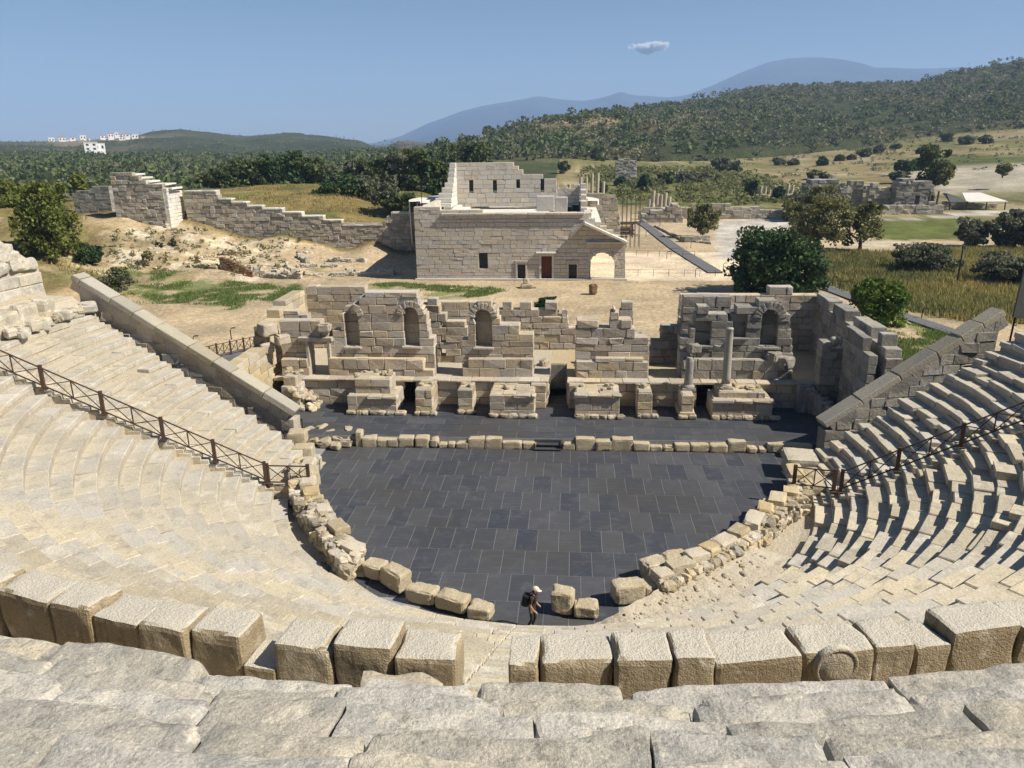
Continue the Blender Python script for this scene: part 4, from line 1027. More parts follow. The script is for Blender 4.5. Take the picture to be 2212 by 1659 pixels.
def ground_z(x, y):
    x, y = np.atleast_1d(np.asarray(x, float)), np.atleast_1d(np.asarray(y, float))
    d2 = (x[:, None]-CT[None, :, 0])**2 + (y[:, None]-CT[None, :, 1])**2
    w_ = 1/(d2+16.0)**2.4; zn = (w_*CT[None, :, 2]).sum(1)/w_.sum(1)
    zn = np.where((x < -80), zn*np.clip((x+400)/320, 0, 1), zn)
    D = np.hypot(x-CAM[0], y-CAM[1]); u = px_of(x, y)
    fD, fz = np.interp(u, _ub, _fb[:, 0]), np.interp(u, _ub, _fb[:, 1])
    zf = fz*np.clip((D-225)/np.maximum(fD-225, 1), 0, 1.0)
    k = np.clip((D-190)/60, 0, 1); k = k*k*(3-2*k)
    z = zn*(1-k) + zf*k
    z = np.where(y < 46, np.minimum(z, -.25), z)
    z = np.where((y < 57) & (np.abs(x) < 20), -.25, z)
    return z
def gz(x, y): return float(ground_z(x, y)[0])
def axis(lo, hi, near0, near1, st, grow=1.16):
    a = list(np.arange(near0, near1+st, st)); s_ = st
    while a[-1] < hi: s_ *= grow; a.append(a[-1]+s_)
    s_ = st
    while a[0] > lo: s_ *= grow; a.insert(0, a[0]-s_)
    return np.array(a)
gx = np.unique(np.clip(axis(-9800, 9800, -95, 85, .9, 1.13), -9800, 9800)); gy = np.unique(np.clip(axis(-60, 10100, 46, 132, .8, 1.10), -120, 10100))
GX, GY = np.meshgrid(gx, gy, indexing='ij'); fx, fy = GX.ravel(), GY.ravel()
gzv = np.concatenate([ground_z(fx[i:i+20000], fy[i:i+20000]) for i in range(0, len(fx), 20000)])
def fbm(x, y, s, o=4):
    out = np.zeros_like(x); amp = 1
    for k in range(o):
        X_, Y_ = x*s+17.3*k, y*s-9.1*k; xi, yi = np.floor(X_), np.floor(Y_); fx_, fy_ = X_-xi, Y_-yi
        h = lambda a, b_: np.modf(np.abs(np.sin(a*127.1+b_*311.7+k*74.7)*43758.5453))[0]
        sx, sy = fx_*fx_*(3-2*fx_), fy_*fy_*(3-2*fy_)
        out += amp*((h(xi, yi)*(1-sx)+h(xi+1, yi)*sx)*(1-sy)+(h(xi, yi+1)*(1-sx)+h(xi+1, yi+1)*sx)*sy-.5); amp *= .5; s *= 2.1
    return out
Dv = np.hypot(fx-CAM[0], fy-CAM[1])
bump = fbm(fx, fy, .25)*np.where(fx < -42, .55, .07)*np.clip((fy-58)/8, 0, 1)*np.where(Dv < 200, 1, 0)
gzv = gzv + bump + np.where((Dv > 230) & (Dv < 900), fbm(fx, fy, .012)*2.0, 0)
def gpoly(pts): return [tuple(on_z(u, v, 0)[:2]) for u, v in pts]
def inside(poly, x, y):
    c = np.zeros(len(x), bool); n = len(poly)
    for i in range(n):
        (x0, y0), (x1, y1) = poly[i], poly[(i+1) % n]
        if y0 == y1: continue
        m_ = ((y0 > y) != (y1 > y)) & (x < (x1-x0)*(y-y0)/(y1-y0)+x0); c ^= m_
    return c
colr = np.empty((len(fx), 3)); colr[:] = (.44, .355, .24)
n1_, n2_, n3_ = fbm(fx, fy, .12), fbm(fx, fy, .6), fbm(fx, fy, .02)
colr *= (1+.25*n1_+.15*n2_)[:, None]
def paint(mask, c, k=1.0):
    kk = np.clip(np.asarray(mask, float), 0, 1)*k
    colr[:] = colr*(1-kk[:, None]) + np.asarray(c)*(1+.35*n2_+.2*n1_)[:, None]*kk[:, None]
def warped(poly, am=2.5):
    s_ = 0
    for k in range(3):
        s_ = s_ + inside(poly, fx+am*fbm(fx+37*k, fy, .3), fy+2*am*fbm(fx, fy+53*k, .3))
    return s_/3.0
def ggpoly(pts):
    out = []
    for u, v in pts:
        D = np.arange(55, 220, .7); d_ = ray(u, v); P = CAM+D[:, None]/hypot(d_[0], d_[1])*d_; h = P[:, 2] <= ground_z(P[:, 0], P[:, 1])
        out.append(tuple(P[np.argmax(h) if h.any() else -1][:2]))
    return out
GRASS = [ggpoly([(262, 580), (330, 572), (420, 588), (480, 606), (645, 618), (655, 640), (600, 655), (560, 648), (500, 672), (440, 660), (380, 655), (290, 655)]),
         gpoly([(800, 616), (850, 611), (930, 616), (1062, 622), (1090, 627), (1040, 640), (930, 648), (840, 632)]),
         gpoly([(1905, 706), (1990, 700), (2062, 722), (2000, 780), (1935, 800), (1910, 740)])]
DRY = gpoly([(1752, 548), (1800, 540), (1900, 548), (2060, 540), (2500, 536), (2500, 720), (2060, 690), (1940, 668), (1850, 640), (1768, 598)])
PLAZA = gpoly([(1552, 478), (1620, 474), (1705, 470), (1712, 545), (1600, 568), (1560, 560), (1540, 528)])
# left hill: dry earth, scrub green and rocky slope
paint((fx < -47) & (gzv > .6), (.34, .27, .16), .8)
paint(warped([(-100, 78), (-58, 70), (-57, 92), (-64, 104), (-100, 108)], 4), (.17, .14, .055), .85)
paint((fx < -40) & (fx > -64) & (fy > 88) & (fy < 112) & (n2_ > -.12), (.47, .38, .25), .75)
paint((fx < -30) & (fx > -70) & (fy > 86) & (fy < 113) & (n2_*n1_ < -.09), (.15, .15, .06), .6)
paint((fx > 3) & (fx < 26) & (fy > 97.5) & (fy < 123), (.66, .56, .43), .85)
paint((fx < -38) & (fx > -64) & (fy > 90) & (fy < 112) & (n2_ > .2), (.60, .54, .43), .8)
paint((fy > 113) & (fy < 230) & (fx < 0), (.21, .165, .07))
paint((fy > 113) & (fy < 230) & (fx < 0) & (n1_ > .12), (.11, .12, .04), .8)
DRYL = ggpoly([(0, 425), (40, 540), (110, 585), (215, 632), (285, 645), (255, 600), (165, 572), (150, 530), (185, 480), (150, 440), (60, 440)])
paint(warped(DRYL, 2.5), (.20, .165, .07), .9); paint(warped(DRYL, 2.5)*(n1_ > .1), (.11, .115, .045), .8)
for k, P_ in enumerate(GRASS): paint(warped(P_, 1.6 if k < 2 else 1.2)*(n2_ > -.18), (.14, .175, .055), .85)
paint(warped(DRY, 2), (.23, .195, .075)); paint(warped(DRY, 2)*(n1_ > .1), (.13, .135, .045), .8)
paint(warped(PLAZA, 2), (.50, .47, .43))
# flat beyond: lawns, olive pasture, scree
fa_ = Dv > 185; right = fx > -5
paint(fa_ & right, (.24, .20, .105), np.clip((Dv-180)/30, 0, 1))
paint(fa_ & right & (n3_ > .03), (.15, .155, .06), .8)
paint(fa_ & right & (n1_ > .22), (.30, .255, .17), .7)
LAWN = gpoly([(1860, 480), (1900, 471), (2085, 470), (2100, 515), (1990, 522), (1880, 518)])
paint(warped(LAWN, 3), (.115, .135, .04))
VAL = gpoly([(1265, 388), (1370, 384), (1500, 380), (1640, 392), (1725, 422), (1700, 442), (1560, 446), (1380, 446), (1300, 440)])
paint(warped(VAL, 8), (.095, .12, .036)); paint(warped(VAL, 8)*(n1_ > .05), (.15, .15, .065))
paint(warped(gpoly([(1960, 378), (2250, 376), (2250, 390), (1960, 392)]), 6), (.10, .12, .04))
paint(warped(gpoly([(1900, 396), (2300, 388), (2300, 430), (2040, 425)]), 5), (.40, .37, .31), .8)
paint(fa_ & ~right, (.06, .072, .033)); paint(fa_ & ~right & (n3_ > .08), (.10, .105, .05))
rd = warped(gpoly([(1860, 472), (2000, 470), (2090, 460), (2260, 448), (2260, 456), (2090, 468), (2000, 474), (1860, 476)]), 1); paint(rd, (.5, .47, .42))
rd = warped(gpoly([(1840, 520), (1890, 518), (2070, 528), (2240, 528), (2240, 534), (2060, 536), (1900, 545), (1800, 560)]), 1); paint(rd, (.43, .37, .28))
paint((Dv > 700), (.07, .08, .04), .8)
me = bpy.data.meshes.new('ground'); nx_, ny_ = len(gx), len(gy)
ii = (np.arange(nx_-1)[:, None]*ny_ + np.arange(ny_-1)[None, :]).ravel()
me.from_pydata(np.column_stack([fx, fy, gzv]).tolist(), [], np.column_stack([ii, ii+ny_, ii+ny_+1, ii+1]).tolist())
at_ = me.color_attributes.new('cover', 'FLOAT_COLOR', 'POINT'); at_.data.foreach_set('color', np.column_stack([np.clip(colr, .01, .8), np.ones(len(fx))]).ravel())
me.polygons.foreach_set('use_smooth', [True]*len(ii))
def cover_mat(name, bs=1.5, bump=.6, var=.5, scales=(2.2, 9), dist=.4):
    m, t, b = nodes(name); a = N(t, 'ShaderNodeVertexColor'); a.layer_name = 'cover'
    co = N(t, 'ShaderNodeNewGeometry').outputs['Position']
    f1 = ramp(t, tex(t, co, scales[0], 8, .7), .25, .75, (1-var, 1-var, 1-var, 1), (1+var, 1+var, 1+var, 1))
    c = mix(t, 1.0, a.outputs[0], f1.outputs[0], 'MULTIPLY')
    f3 = ramp(t, tex(t, co, scales[0]*.05, 6, .7), .3, .7, (.62, .62, .62, 1), (1.3, 1.25, 1.15, 1)); c = mix(t, 1.0, c, f3.outputs[0], 'MULTIPLY')
    f2 = ramp(t, tex(t, co, scales[1], 6, .7), .3, .7, (.82, .82, .82, 1), (1.15, 1.15, 1.15, 1)); c = mix(t, 1.0, c, f2.outputs[0], 'MULTIPLY')
    t.links.new(c, b.inputs['Base Color']); b.inputs['Roughness'].default_value = .95; b.inputs['Specular IOR Level'].default_value = .1
    bp = N(t, 'ShaderNodeBump', Strength=bump, Distance=dist); t.links.new(tex(t, co, bs, 9, .7), bp.inputs['Height']); t.links.new(bp.outputs[0], b.inputs['Normal'])
    return m
me.materials.append(cover_mat('ground_cover')); gr = link(bpy.data.objects.new('ground', me)); structure(gr)

# ================================================================== HILLS AND MOUNTAIN
def hill(name, us, rid_v, rid_D, bas_v, bas_D, nu, nt_, colf, nz, over=1.35, seed=0, sh=.8):
    uu = np.linspace(us[0], us[-1], nu); V = []; C_ = []
    for u in uu:
        rD, bD = np.interp(u, us, rid_D), np.interp(u, us, bas_D); rv, bv = np.interp(u, us, rid_v), np.interp(u, us, bas_v)
        zr, zb = at_dist(u, rv, rD)[2], at_dist(u, bv, bD)[2]
        for k in range(nt_+1):
            t_ = over*k/nt_; D = bD+(rD-bD)*t_
            z = zb+(zr-zb)*(t_**sh) if t_ <= 1 else zr-(zr-zb)*((t_-1)/(over-1))**1.5*.9
            P_ = at_dist(u, bv, D); V.append((P_[0], P_[1], z if k else zb-8))
    V = np.array(V); T_ = np.tile(np.linspace(0, over, nt_+1), nu)
    amp = nz*np.clip(T_*4, 0, 1)*np.where(np.abs(T_-1) < .12, .3, 1)
    V[:, 2] += fbm(V[:, 0]+seed, V[:, 1], 1/max(60., nz*9), 5)*amp
    F = [(i*(nt_+1)+k, (i+1)*(nt_+1)+k, (i+1)*(nt_+1)+k+1, i*(nt_+1)+k+1) for i in range(nu-1) for k in range(nt_)]
    me = bpy.data.meshes.new(name); me.from_pydata(V.tolist(), [], F); me.polygons.foreach_set('use_smooth', [True]*len(F))
    c = colf(np.repeat(uu, nt_+1), T_, V); a_ = me.color_attributes.new('cover', 'FLOAT_COLOR', 'POINT'); a_.data.foreach_set('color', np.column_stack([np.clip(c, .005, .8), np.ones(len(V))]).ravel())
    return structure(link(bpy.data.objects.new(name, me))), V, T_, np.repeat(uu, nt_+1)
def blend(a, b_, k): k = np.clip(k, 0, 1)[:, None]; return np.asarray(a)*(1-k)+np.asarray(b_)*k
def colR(u, T_, V):
    n_ = fbm(V[:, 0], V[:, 1], .012, 5); c = blend((.06, .072, .032), (.14, .125, .07), (n_+.1)*1.8)
    bare = np.exp(-((u-1250)/150)**2-((T_-.55)/.42)**2); c = blend(c, (.36, .27, .16), bare*(.75+1.5*n_))
    return blend(c, (.10, .13, .045), np.clip((T_-.75)*3, 0, 1)*np.clip((u-1450)/200, 0, 1)*.8)
hu = [985, 1030, 1060, 1100, 1180, 1250, 1300, 1400, 1500, 1650, 1800, 1950, 2060, 2212, 2500, 2800]
hv = [330, 312, 300, 285, 265, 250, 241, 233, 215, 190, 185, 183, 160, 125, 70, 40]
hD = [560, 600, 640, 680, 720, 760, 820, 950, 1050, 1250, 1400, 1400, 1350, 1300, 1250, 1250]
HR = hill('hill', hu, hv, hD, [np.interp(u, base_u, base_v)+4 for u in hu], [np.interp(u, base_u, base_D)-12 for u in hu], 170, 60, colR, 9, seed=3)
def colL(u, T_, V):
    n_ = fbm(V[:, 0], V[:, 1], .006, 5); c = blend((.05, .063, .03), (.09, .095, .05), (n_+.2)*1.5)
    pale = np.exp(-((u-225)/95)**2-((T_-.62)/.28)**2); c = blend(c, (.50, .40, .28), pale*(1.0+n_*2.4))
    rock_ = np.exp(-((u-885)/50)**2); return blend(c, (.18, .15, .12), rock_*.6)
lu = [-400, 0, 150, 230, 280, 330, 400, 480, 540, 620, 700, 780, 815, 828, 850, 880, 940, 1000, 1060, 1130]
lv = [315, 309, 304, 300, 298, 286, 279, 287, 294, 288, 292, 306, 320, 328, 308, 303, 312, 304, 300, 310]
lD = [1500, 1500, 1500, 1500, 1600, 1800, 1900, 1900, 1900, 1900, 1800, 1700, 1650, 1600, 1500, 1500, 1500, 1500, 1500, 1500]
HL = hill('hill', lu, lv, lD, [346]*len(lu), [880]*len(lu), 130, 36, colL, 10, seed=40)
mu = [600, 810, 870, 930, 1000, 1050, 1100, 1150, 1165, 1200, 1260, 1300, 1320, 1337, 1352, 1370, 1440, 1480, 1540, 1590, 1640, 1690, 1720, 1760, 1800, 1840, 1870, 1950, 2010, 2060, 2085, 2150, 2400, 2700, 3000]
mv = [326, 308, 294, 266, 241, 230, 222, 211, 210, 216, 220, 213, 206, 198, 203, 206, 211, 205, 181, 156, 136, 128, 125, 124, 129, 137, 148, 151, 149, 147, 150, 165, 185, 220, 290]
HM = hill('mountains', mu, mv, [8800]*len(mu), [330]*len(mu), [5200]*len(mu), 240, 30, lambda u, T_, V: blend((.035, .045, .06), (.065, .075, .085), fbm(V[:, 0], V[:, 1], .0012, 5)+.5), 90, over=1.25, seed=9, sh=1.15)
hm_ = cover_mat('hill_cover', .12, .9, .45, (.05, .3), 6); HR[0].data.materials.append(hm_); HL[0].data.materials.append(cover_mat('far_hill_cover', .05, .8, .4, (.02, .12), 10)); HM[0].data.materials.append(cover_mat('mountain_cover', .003, .6, .25, (.002, .01), 100))
# ================================================================== PLANTS
def quads_mesh(name, V, mat, per=4):
    V = np.asarray(V, np.float32).reshape(-1, 3); n = len(V)//per
    me = bpy.data.meshes.new(name); me.vertices.add(len(V)); me.vertices.foreach_set('co', V.ravel())
    me.loops.add(len(V)); me.loops.foreach_set('vertex_index', np.arange(len(V), dtype=np.int32))
    me.polygons.add(n); me.polygons.foreach_set('loop_start', np.arange(0, len(V), per, dtype=np.int32))
    me.materials.append(mat); me.update(calc_edges=True); me.validate()
    return bpy.data.objects.new(name, me)
def leaf_quads(P, size, elong=1.4, up=.25):
    n = len(P); a = rng.normal(size=(n, 3)); a /= np.linalg.norm(a, axis=1)[:, None]
    b_ = rng.normal(size=(n, 3)); b_[:, 2] += up; b_ -= (b_*a).sum(1)[:, None]*a; b_ /= np.linalg.norm(b_, axis=1)[:, None]
    s_ = (size*rng.uniform(.6, 1.35, n))[:, None]/2
    return np.stack([P-a*s_*elong, P-b_*s_*.9, P+a*s_*elong, P+b_*s_*.9], 1)
def crown_points(n, W, H, z0, clumps, flat=.0, lean=(0, 0), cr=.30, dome=False, fillp=.15):
    """leaf positions in clumps spread through an egg-shaped crown, denser at the outside"""
    C = []
    while len(C) < clumps:
        p_ = rng.uniform(-1, 1, 3); r = np.linalg.norm(p_)
        if .25 < r < 1 and rng.random() < r**1.2: C.append(p_*rng.uniform(.62, .98))
    C = np.array(C)
    if dome:
        zc = (C[:, 2]+1)/2; C[:, :2] *= (1+.45*np.clip(.45-zc, 0, 1)/.45)[:, None]
    wts = rng.uniform(.5, 1.3, clumps); wts /= wts.sum()
    idx = rng.choice(clumps, n, p=wts); d = rng.normal(size=(n, 3)); d /= np.linalg.norm(d, axis=1)[:, None]
    rad = cr*rng.uniform(.45, 1.25, clumps)[idx]*rng.uniform(.0, 1, n)**.42
    P = C[idx]+d*rad[:, None]*np.array([1, 1, .8])
    fillk = rng.random(n) < fillp; q_ = rng.normal(size=(n, 3)); q_ /= np.linalg.norm(q_, axis=1)[:, None]; P = np.where(fillk[:, None], q_*.7*(rng.random(n)**.4)[:, None], P)
    for k_ in range(3): P[:, k_] = np.clip(P[:, k_]/np.percentile(np.abs(P[:, k_]), 97), -1.04, 1.04)
    P[:, 0] = P[:, 0]*W/2+lean[0]*(P[:, 2]+1); P[:, 1] = P[:, 1]*W/2; P[:, 2] = z0+(P[:, 2]+1)/2*H
    return P, C*np.array([W/2, W/2, H/2])+np.array([0, 0, z0+H/2])
def plant(name, label, cat, x, y, W, H, mat, n=1500, leaf=.4, clumps=16, trunk=.25, group=None, cr=.33, z=None, limbs=6, sink=.1, stems=1, fillp=.15):
    z = gz(x, y)-sink if z is None else z
    o = thing(name, label, cat, (x, y, z), 0, group)
    n = int(n*1.5); leaf *= .82
    P, C = crown_points(n, W, H*(1-trunk*.8), H*trunk*.8, int(clumps*1.5), cr=cr*.85, dome=trunk < .15, fillp=fillp)
    P[:, 2] = np.where(P[:, 2] < .05, rng.uniform(.05, .12*H, len(P)), P[:, 2])
    link(quads_mesh('crown', leaf_quads(P, leaf), MT[mat]), o)
    mb = MB(); r = .035*H+.03; th_ = max(H*trunk, .25)
    for s_ in range(stems):
        ox = 0 if stems == 1 else random.uniform(-.12, .12)*W
        tube(mb, [(ox, 0, -.1), (ox*1.2+random.uniform(-.05, .05)*H*.3, random.uniform(-.03, .03)*H, th_*.6), (ox*1.5, 0, th_*1.15)], [r*1.3, r, r*.8], 8)
        for k in rng.choice(len(C), min(limbs, len(C)), replace=False):
            c_ = C[k]; tube(mb, [(ox*1.5, 0, th_), tuple((np.array([ox, 0, th_])+c_)/2+rng.normal(0, .05*H, 3)*np.array([1, 1, .3])), tuple(c_)], [r*.6, r*.4, r*.15], 5)
    mb.build('trunk', MT['bark'], o, True)
    return o
def px_plant(name, label, cat, u, vb, vt, w_, mat, z=0.0, D=None, Y=None, **k):
    """a plant whose foot is seen at (u, vb), its top at vt and its width w_ (2212 px photograph)"""
    P_ = on_y(u, vb, Y) if Y else at_dist(u, vb, D) if D else on_z(u, vb, z)
    depth = (P_-CAM)@AF; pm = F_PX*2.16/depth
    H = (vb-vt)/pm*1.03; W = w_/pm
    return plant(name, label, cat, float(P_[0]), float(P_[1]), W*.92, H, mat, z=float(P_[2])-.05, **k)
px_plant('fig_tree', 'big dense dark green tree standing just behind the stage ruin', 'tree', 1672, 634, 500, 190, 'fig', n=10000, leaf=.44, clumps=50, trunk=.06, cr=.38, fillp=.3)
px_plant('young_tree', 'bright green leafy tree beside the boardwalk right of the stage ruin', 'tree', 1896, 702, 608, 106, 'bright', n=6200, leaf=.34, clumps=34, trunk=.04, cr=.36, fillp=.3)
px_plant('pine_tree', 'sunlit yellow-green pine on the left hillside above the theatre end', 'tree', 112, 552, 408, 104, 'pine', Y=94, n=9000, leaf=.36, clumps=44, trunk=.06, cr=.34, fillp=.25)
px_plant('dark_bush', 'round dark green bush on the bare slope right of the pine', 'bush', 194, 572, 528, 54, 'fig', Y=95, n=2200, leaf=.26, clumps=18, trunk=.05, cr=.36, stems=2)
px_plant('round_bush', 'round grey-green bush at the edge of the grass by the left sloping wall', 'bush', 251, 628, 580, 62, 'maquis', Y=84, n=2600, leaf=.24, clumps=18, trunk=.05, cr=.36, stems=2)
px_plant('small_bush', 'small dark bush on the rocky slope below the tower', 'bush', 347, 543, 524, 22, 'fig', Y=103, n=500, leaf=.2, clumps=8, trunk=.05)
px_plant('small_bush', 'tiny dark bush further right on the rocky slope below the tower', 'bush', 375, 528, 514, 14, 'maquis', Y=104, n=300, leaf=.2, clumps=6, trunk=.05)
px_plant('small_bush', 'small yellowish bush on the slope above the green field', 'bush', 322, 562, 540, 26, 'olive', Y=98, n=500, leaf=.2, clumps=8, trunk=.05)
px_plant('pine_tree', 'yellow-green young pine behind the tumbled wall left of the tower', 'tree', 170, 412, 374, 36, 'pine', Y=135, n=900, leaf=.5, clumps=10, trunk=.1)
px_plant('pine_tree', 'wide sunlit pine at the left frame edge behind the hillside pine', 'tree', 12, 480, 396, 100, 'pine', Y=120, n=2600, leaf=.5, clumps=18, trunk=.1)
px_plant('pine_tree', 'low spreading pine between the left frame edge and the hillside pine', 'tree', 62, 452, 402, 70, 'olive', Y=126, n=1500, leaf=.5, clumps=14, trunk=.1)
px_plant('olive_tree', 'broad yellow-olive tree beside the gravel clearing', 'tree', 1764, 545, 414, 138, 'olive', n=6500, leaf=.42, clumps=34, trunk=.16, cr=.3)
px_plant('olive_tree', 'feathery brownish tree right of the broad olive tree', 'tree', 1856, 542, 442, 92, 'olive', n=2600, leaf=.42, clumps=22, trunk=.2, cr=.3)
px_plant('olive_tree', 'round darker tree behind the broad olive tree', 'tree', 1732, 476, 408, 86, 'greyolive', n=2200, leaf=.6, clumps=18, trunk=.1)
px_plant('olive_tree', 'leaning bushy tree by the low ruins right of the assembly building', 'tree', 1518, 513, 446, 72, 'olive', n=3200, leaf=.45, clumps=22, trunk=.14)
px_plant('olive_tree', 'rounded grey-green tree at the far edge of the reed field', 'tree', 2099, 534, 474, 72, 'greyolive', n=2600, leaf=.5, clumps=20, trunk=.14)
px_plant('olive_tree', 'large grey-green tree cut by the right frame edge', 'tree', 2190, 536, 460, 92, 'greyolive', n=3400, leaf=.5, clumps=24, trunk=.12)
px_plant('tamarisk_bush', 'wide flat grey-green bush in the middle of the reed field', 'bush', 1992, 584, 530, 118, 'greyolive', n=5000, leaf=.36, clumps=30, trunk=.05, stems=3)
px_plant('tamarisk_bush', 'bushy grey-green shrub at the right end of the reed field', 'bush', 2170, 612, 552, 120, 'greyolive', n=4200, leaf=.36, clumps=28, trunk=.05, stems=3)
px_plant('dark_bush', 'low dark bush seen over the gap-toothed back wall', 'bush', 1180, 676, 645, 52, 'fig', Y=57.5, n=700, leaf=.24, clumps=10, trunk=.05)
# bushes on the dry hill behind the stepped wall
hb = [(695, 440, 408, 48, 'evergreen', 'small round bush alone on the dry hillside'), (740, 432, 378, 104, 'fig', 'large dark round bush at the crest of the dry hill'), (800, 440, 388, 78, 'evergreen', 'mid green bush beside the large dark bush'),
      (838, 448, 398, 60, 'greyolive', 'grey bush behind the mid green bush'), (862, 462, 420, 76, 'evergreen', 'low spreading bush near the assembly building corner'), (795, 420, 384, 66, 'greyolive', 'rounded grey bush on the crest of the dry hill'),
      (640, 440, 422, 40, 'maquis', 'low scrubby bush in the middle of the dry hillside')]
for u, vb, vt, w_, mt_, lb in hb: px_plant('hill_bush', lb, 'bush', u, vb, vt, w_, mt_, Y=140 if u < 830 else 128, n=1500, leaf=.5, clumps=16, trunk=.04, group='bushes on the dry hill', stems=2)
# trees of the grove behind the hill
gv = [(455, 405, 374, 52, 'evergreen'), (500, 402, 360, 70, 'evergreen'), (545, 400, 348, 84, 'evergreen'), (590, 398, 340, 92, 'fig'), (632, 398, 334, 96, 'fig'), (672, 398, 346, 78, 'evergreen'), (712, 395, 358, 60, 'greyolive'),
      (770, 400, 352, 66, 'greyolive'), (815, 408, 344, 80, 'evergreen'), (858, 415, 338, 88, 'greyolive'), (900, 425, 332, 92, 'evergreen'), (930, 436, 340, 90, 'fig'), (952, 440, 358, 84, 'evergreen'), (985, 400, 318, 80, 'evergreen'), (1030, 360, 312, 70, 'evergreen'), (905, 446, 400, 70, 'fig'), (948, 450, 408, 60, 'evergreen')]
adj = ['leftmost low tree of the grove', 'spreading tree second from the left of the grove', 'full rounded tree left of the tallest pair', 'tall dark tree of the grove, left of its tallest', 'tallest dark crown of the grove behind the dry hill', 'tree falling away right of the tallest crown', 'small grey tree at the dip of the grove',
       'grey tree just right of the dip of the grove', 'green tree above the crest bushes', 'grey olive crown above the bare patch of the hill', 'tall green crown left of the slit-windowed wall', 'dark tree next to the slit-windowed wall', 'tree touching the stepped buttress of the assembly building', 'tree rising behind the left end of the slit-windowed wall', 'tree rising over the middle of the slit-windowed wall', 'low dark tree behind the floodlight pole', 'low green tree at the foot of the stepped buttress']
for k, (u, vb, vt, w_, mt_) in enumerate(gv):
    px_plant('grove_tree', adj[k], 'tree', u, vb, vt, w_, mt_, D=190 if u < 760 else (165 if u < 970 else 240), n=1700, leaf=.75, clumps=18, trunk=.1, group='trees of the grove behind the dry hill')
# shrubs dotted over the valley pasture on the right
vs = [(1218, 372, 350, 24), (1560, 372, 344, 44), (1586, 372, 352, 26), (1620, 402, 390, 26), (1625, 424, 390, 32), (1680, 356, 344, 26), (1715, 356, 346, 24), (1778, 358, 340, 22), (1812, 348, 338, 20), (1838, 345, 336, 16), (1762, 390, 366, 46), (1680, 432, 408, 22),
      (1865, 338, 322, 26), (1898, 330, 316, 24), (1935, 322, 312, 18), (1990, 330, 322, 14), (2045, 306, 292, 24), (2090, 311, 298, 28), (2128, 309, 296, 22), (1955, 380, 350, 42), (1978, 372, 346, 26), (1940, 396, 374, 36), (1300, 416, 396, 20), (1390, 412, 380, 36), (1440, 396, 374, 40), (1480, 392, 372, 50), (1530, 392, 374, 44), (1340, 400, 386, 30), (1290, 348, 322, 28), (1262, 330, 318, 20)]
MTS = ['evergreen', 'greyolive', 'maquis', 'fig']
for k, (u, vb, vt, w_) in enumerate(vs):
    z_ = None; D = None
    for D_ in np.arange(150, 900, 4):
        P_ = at_dist(u, vb, D_)
        if P_[2] <= ground_z(P_[0], P_[1])[0]: D = D_; break
    D = D or 420
    nb = 'above the bath ruins' if u > 1740 and vb > 345 else 'on the far right pasture' if u > 1850 else 'in the green valley' if vb > 372 else 'below the wooded hill'
    rank = sorted(range(len(vs)), key=lambda q: vs[q][0]).index(k)
    w_txt = 'wide' if w_ > 40 else 'middling' if w_ > 25 else 'small'
    px_plant('pasture_shrub', f'{w_txt} shrub {nb}, number {rank+1} of the shrubs from the left', 'shrub', u, vb, vt, w_, MTS[k % 4], D=D, n=420, leaf=.045*D/12+.4, clumps=9, trunk=.08, group='shrubs dotted over the pasture', limbs=3)
px_plant('tall_poplar', 'tall bright green tree rising behind the bath ruins', 'tree', 2008, 402, 322, 62, 'evergreen', D=250, n=2400, leaf=.8, clumps=20, trunk=.08)
px_plant('young_tree', 'bushy yellow-green tree leaning on the tall tree behind the bath ruins', 'tree', 2040, 400, 355, 34, 'olive', D=245, n=900, leaf=.7, clumps=10, trunk=.1)
px_plant('young_tree', 'small yellow-green tree alone on the lawn at the far right', 'tree', 2165, 383, 352, 30, 'olive', D=270, n=600, leaf=.7, clumps=9, trunk=.25)
def fill_any(poly, n):
    xs = [p_[0] for p_ in poly]; ys = [p_[1] for p_ in poly]; x = rng.uniform(min(xs), max(xs), n*6); y = rng.uniform(min(ys), max(ys), n*6)
    m_ = inside(poly, x, y) & (np.hypot(x, y) < 700); x, y = x[m_][:n], y[m_][:n]; return np.column_stack([x, y, ground_z(x, y)])
# scrub covering the hills: nobody could count it
def scrub(name, H_, n, smin, smax, per, sel, mat, leaf, flat=.75):
    o_, V, T_, U_ = H_; ok_ = np.where(sel(V, T_, U_))[0]; pick = rng.choice(ok_, n); D = np.hypot(V[pick, 0], V[pick, 1])
    B = V[pick]+np.column_stack([rng.normal(0, 9, n)*D/700, rng.normal(0, 9, n)*D/700, np.zeros(n)])
    S = rng.uniform(smin, smax, n)
    d = rng.normal(size=(n, per, 3)); d /= np.linalg.norm(d, axis=2)[:, :, None]; d *= rng.uniform(.3, 1, (n, per, 1))**.4
    P = B[:, None, :]+d*S[:, None, None]*np.array([.6, .6, flat*.6])+np.array([0, 0, 1])*S[:, None, None]*.3
    sz = np.repeat(S*leaf, per)
    Q = leaf_quads(P.reshape(-1, 3), 1.0)
    ctr = P.reshape(-1, 1, 3); Q = ctr+(Q-ctr)*sz[:, None, None]
    return stuff(link(quads_mesh(name, Q, MT[mat])))
def _dense(V, T_, U_):
    n_ = fbm(V[:, 0], V[:, 1], .012, 5); bare = np.exp(-((U_-1250)/150)**2-((T_-.55)/.42)**2)
    return (T_ < 1.02) & (rng.random(len(V)) > bare*.75) & (U_ < 2300) & (n_ > -.3)
scrub('hill_scrub', HR, 7500, 1.4, 5.0, 24, _dense, 'maquis_far', .34)
scrub('hill_trees', HR, 700, 5, 9, 40, lambda V, T_, U_: (T_ < 1.0) & (U_ < 2300) & (T_ > .02), 'evergreen', .26)
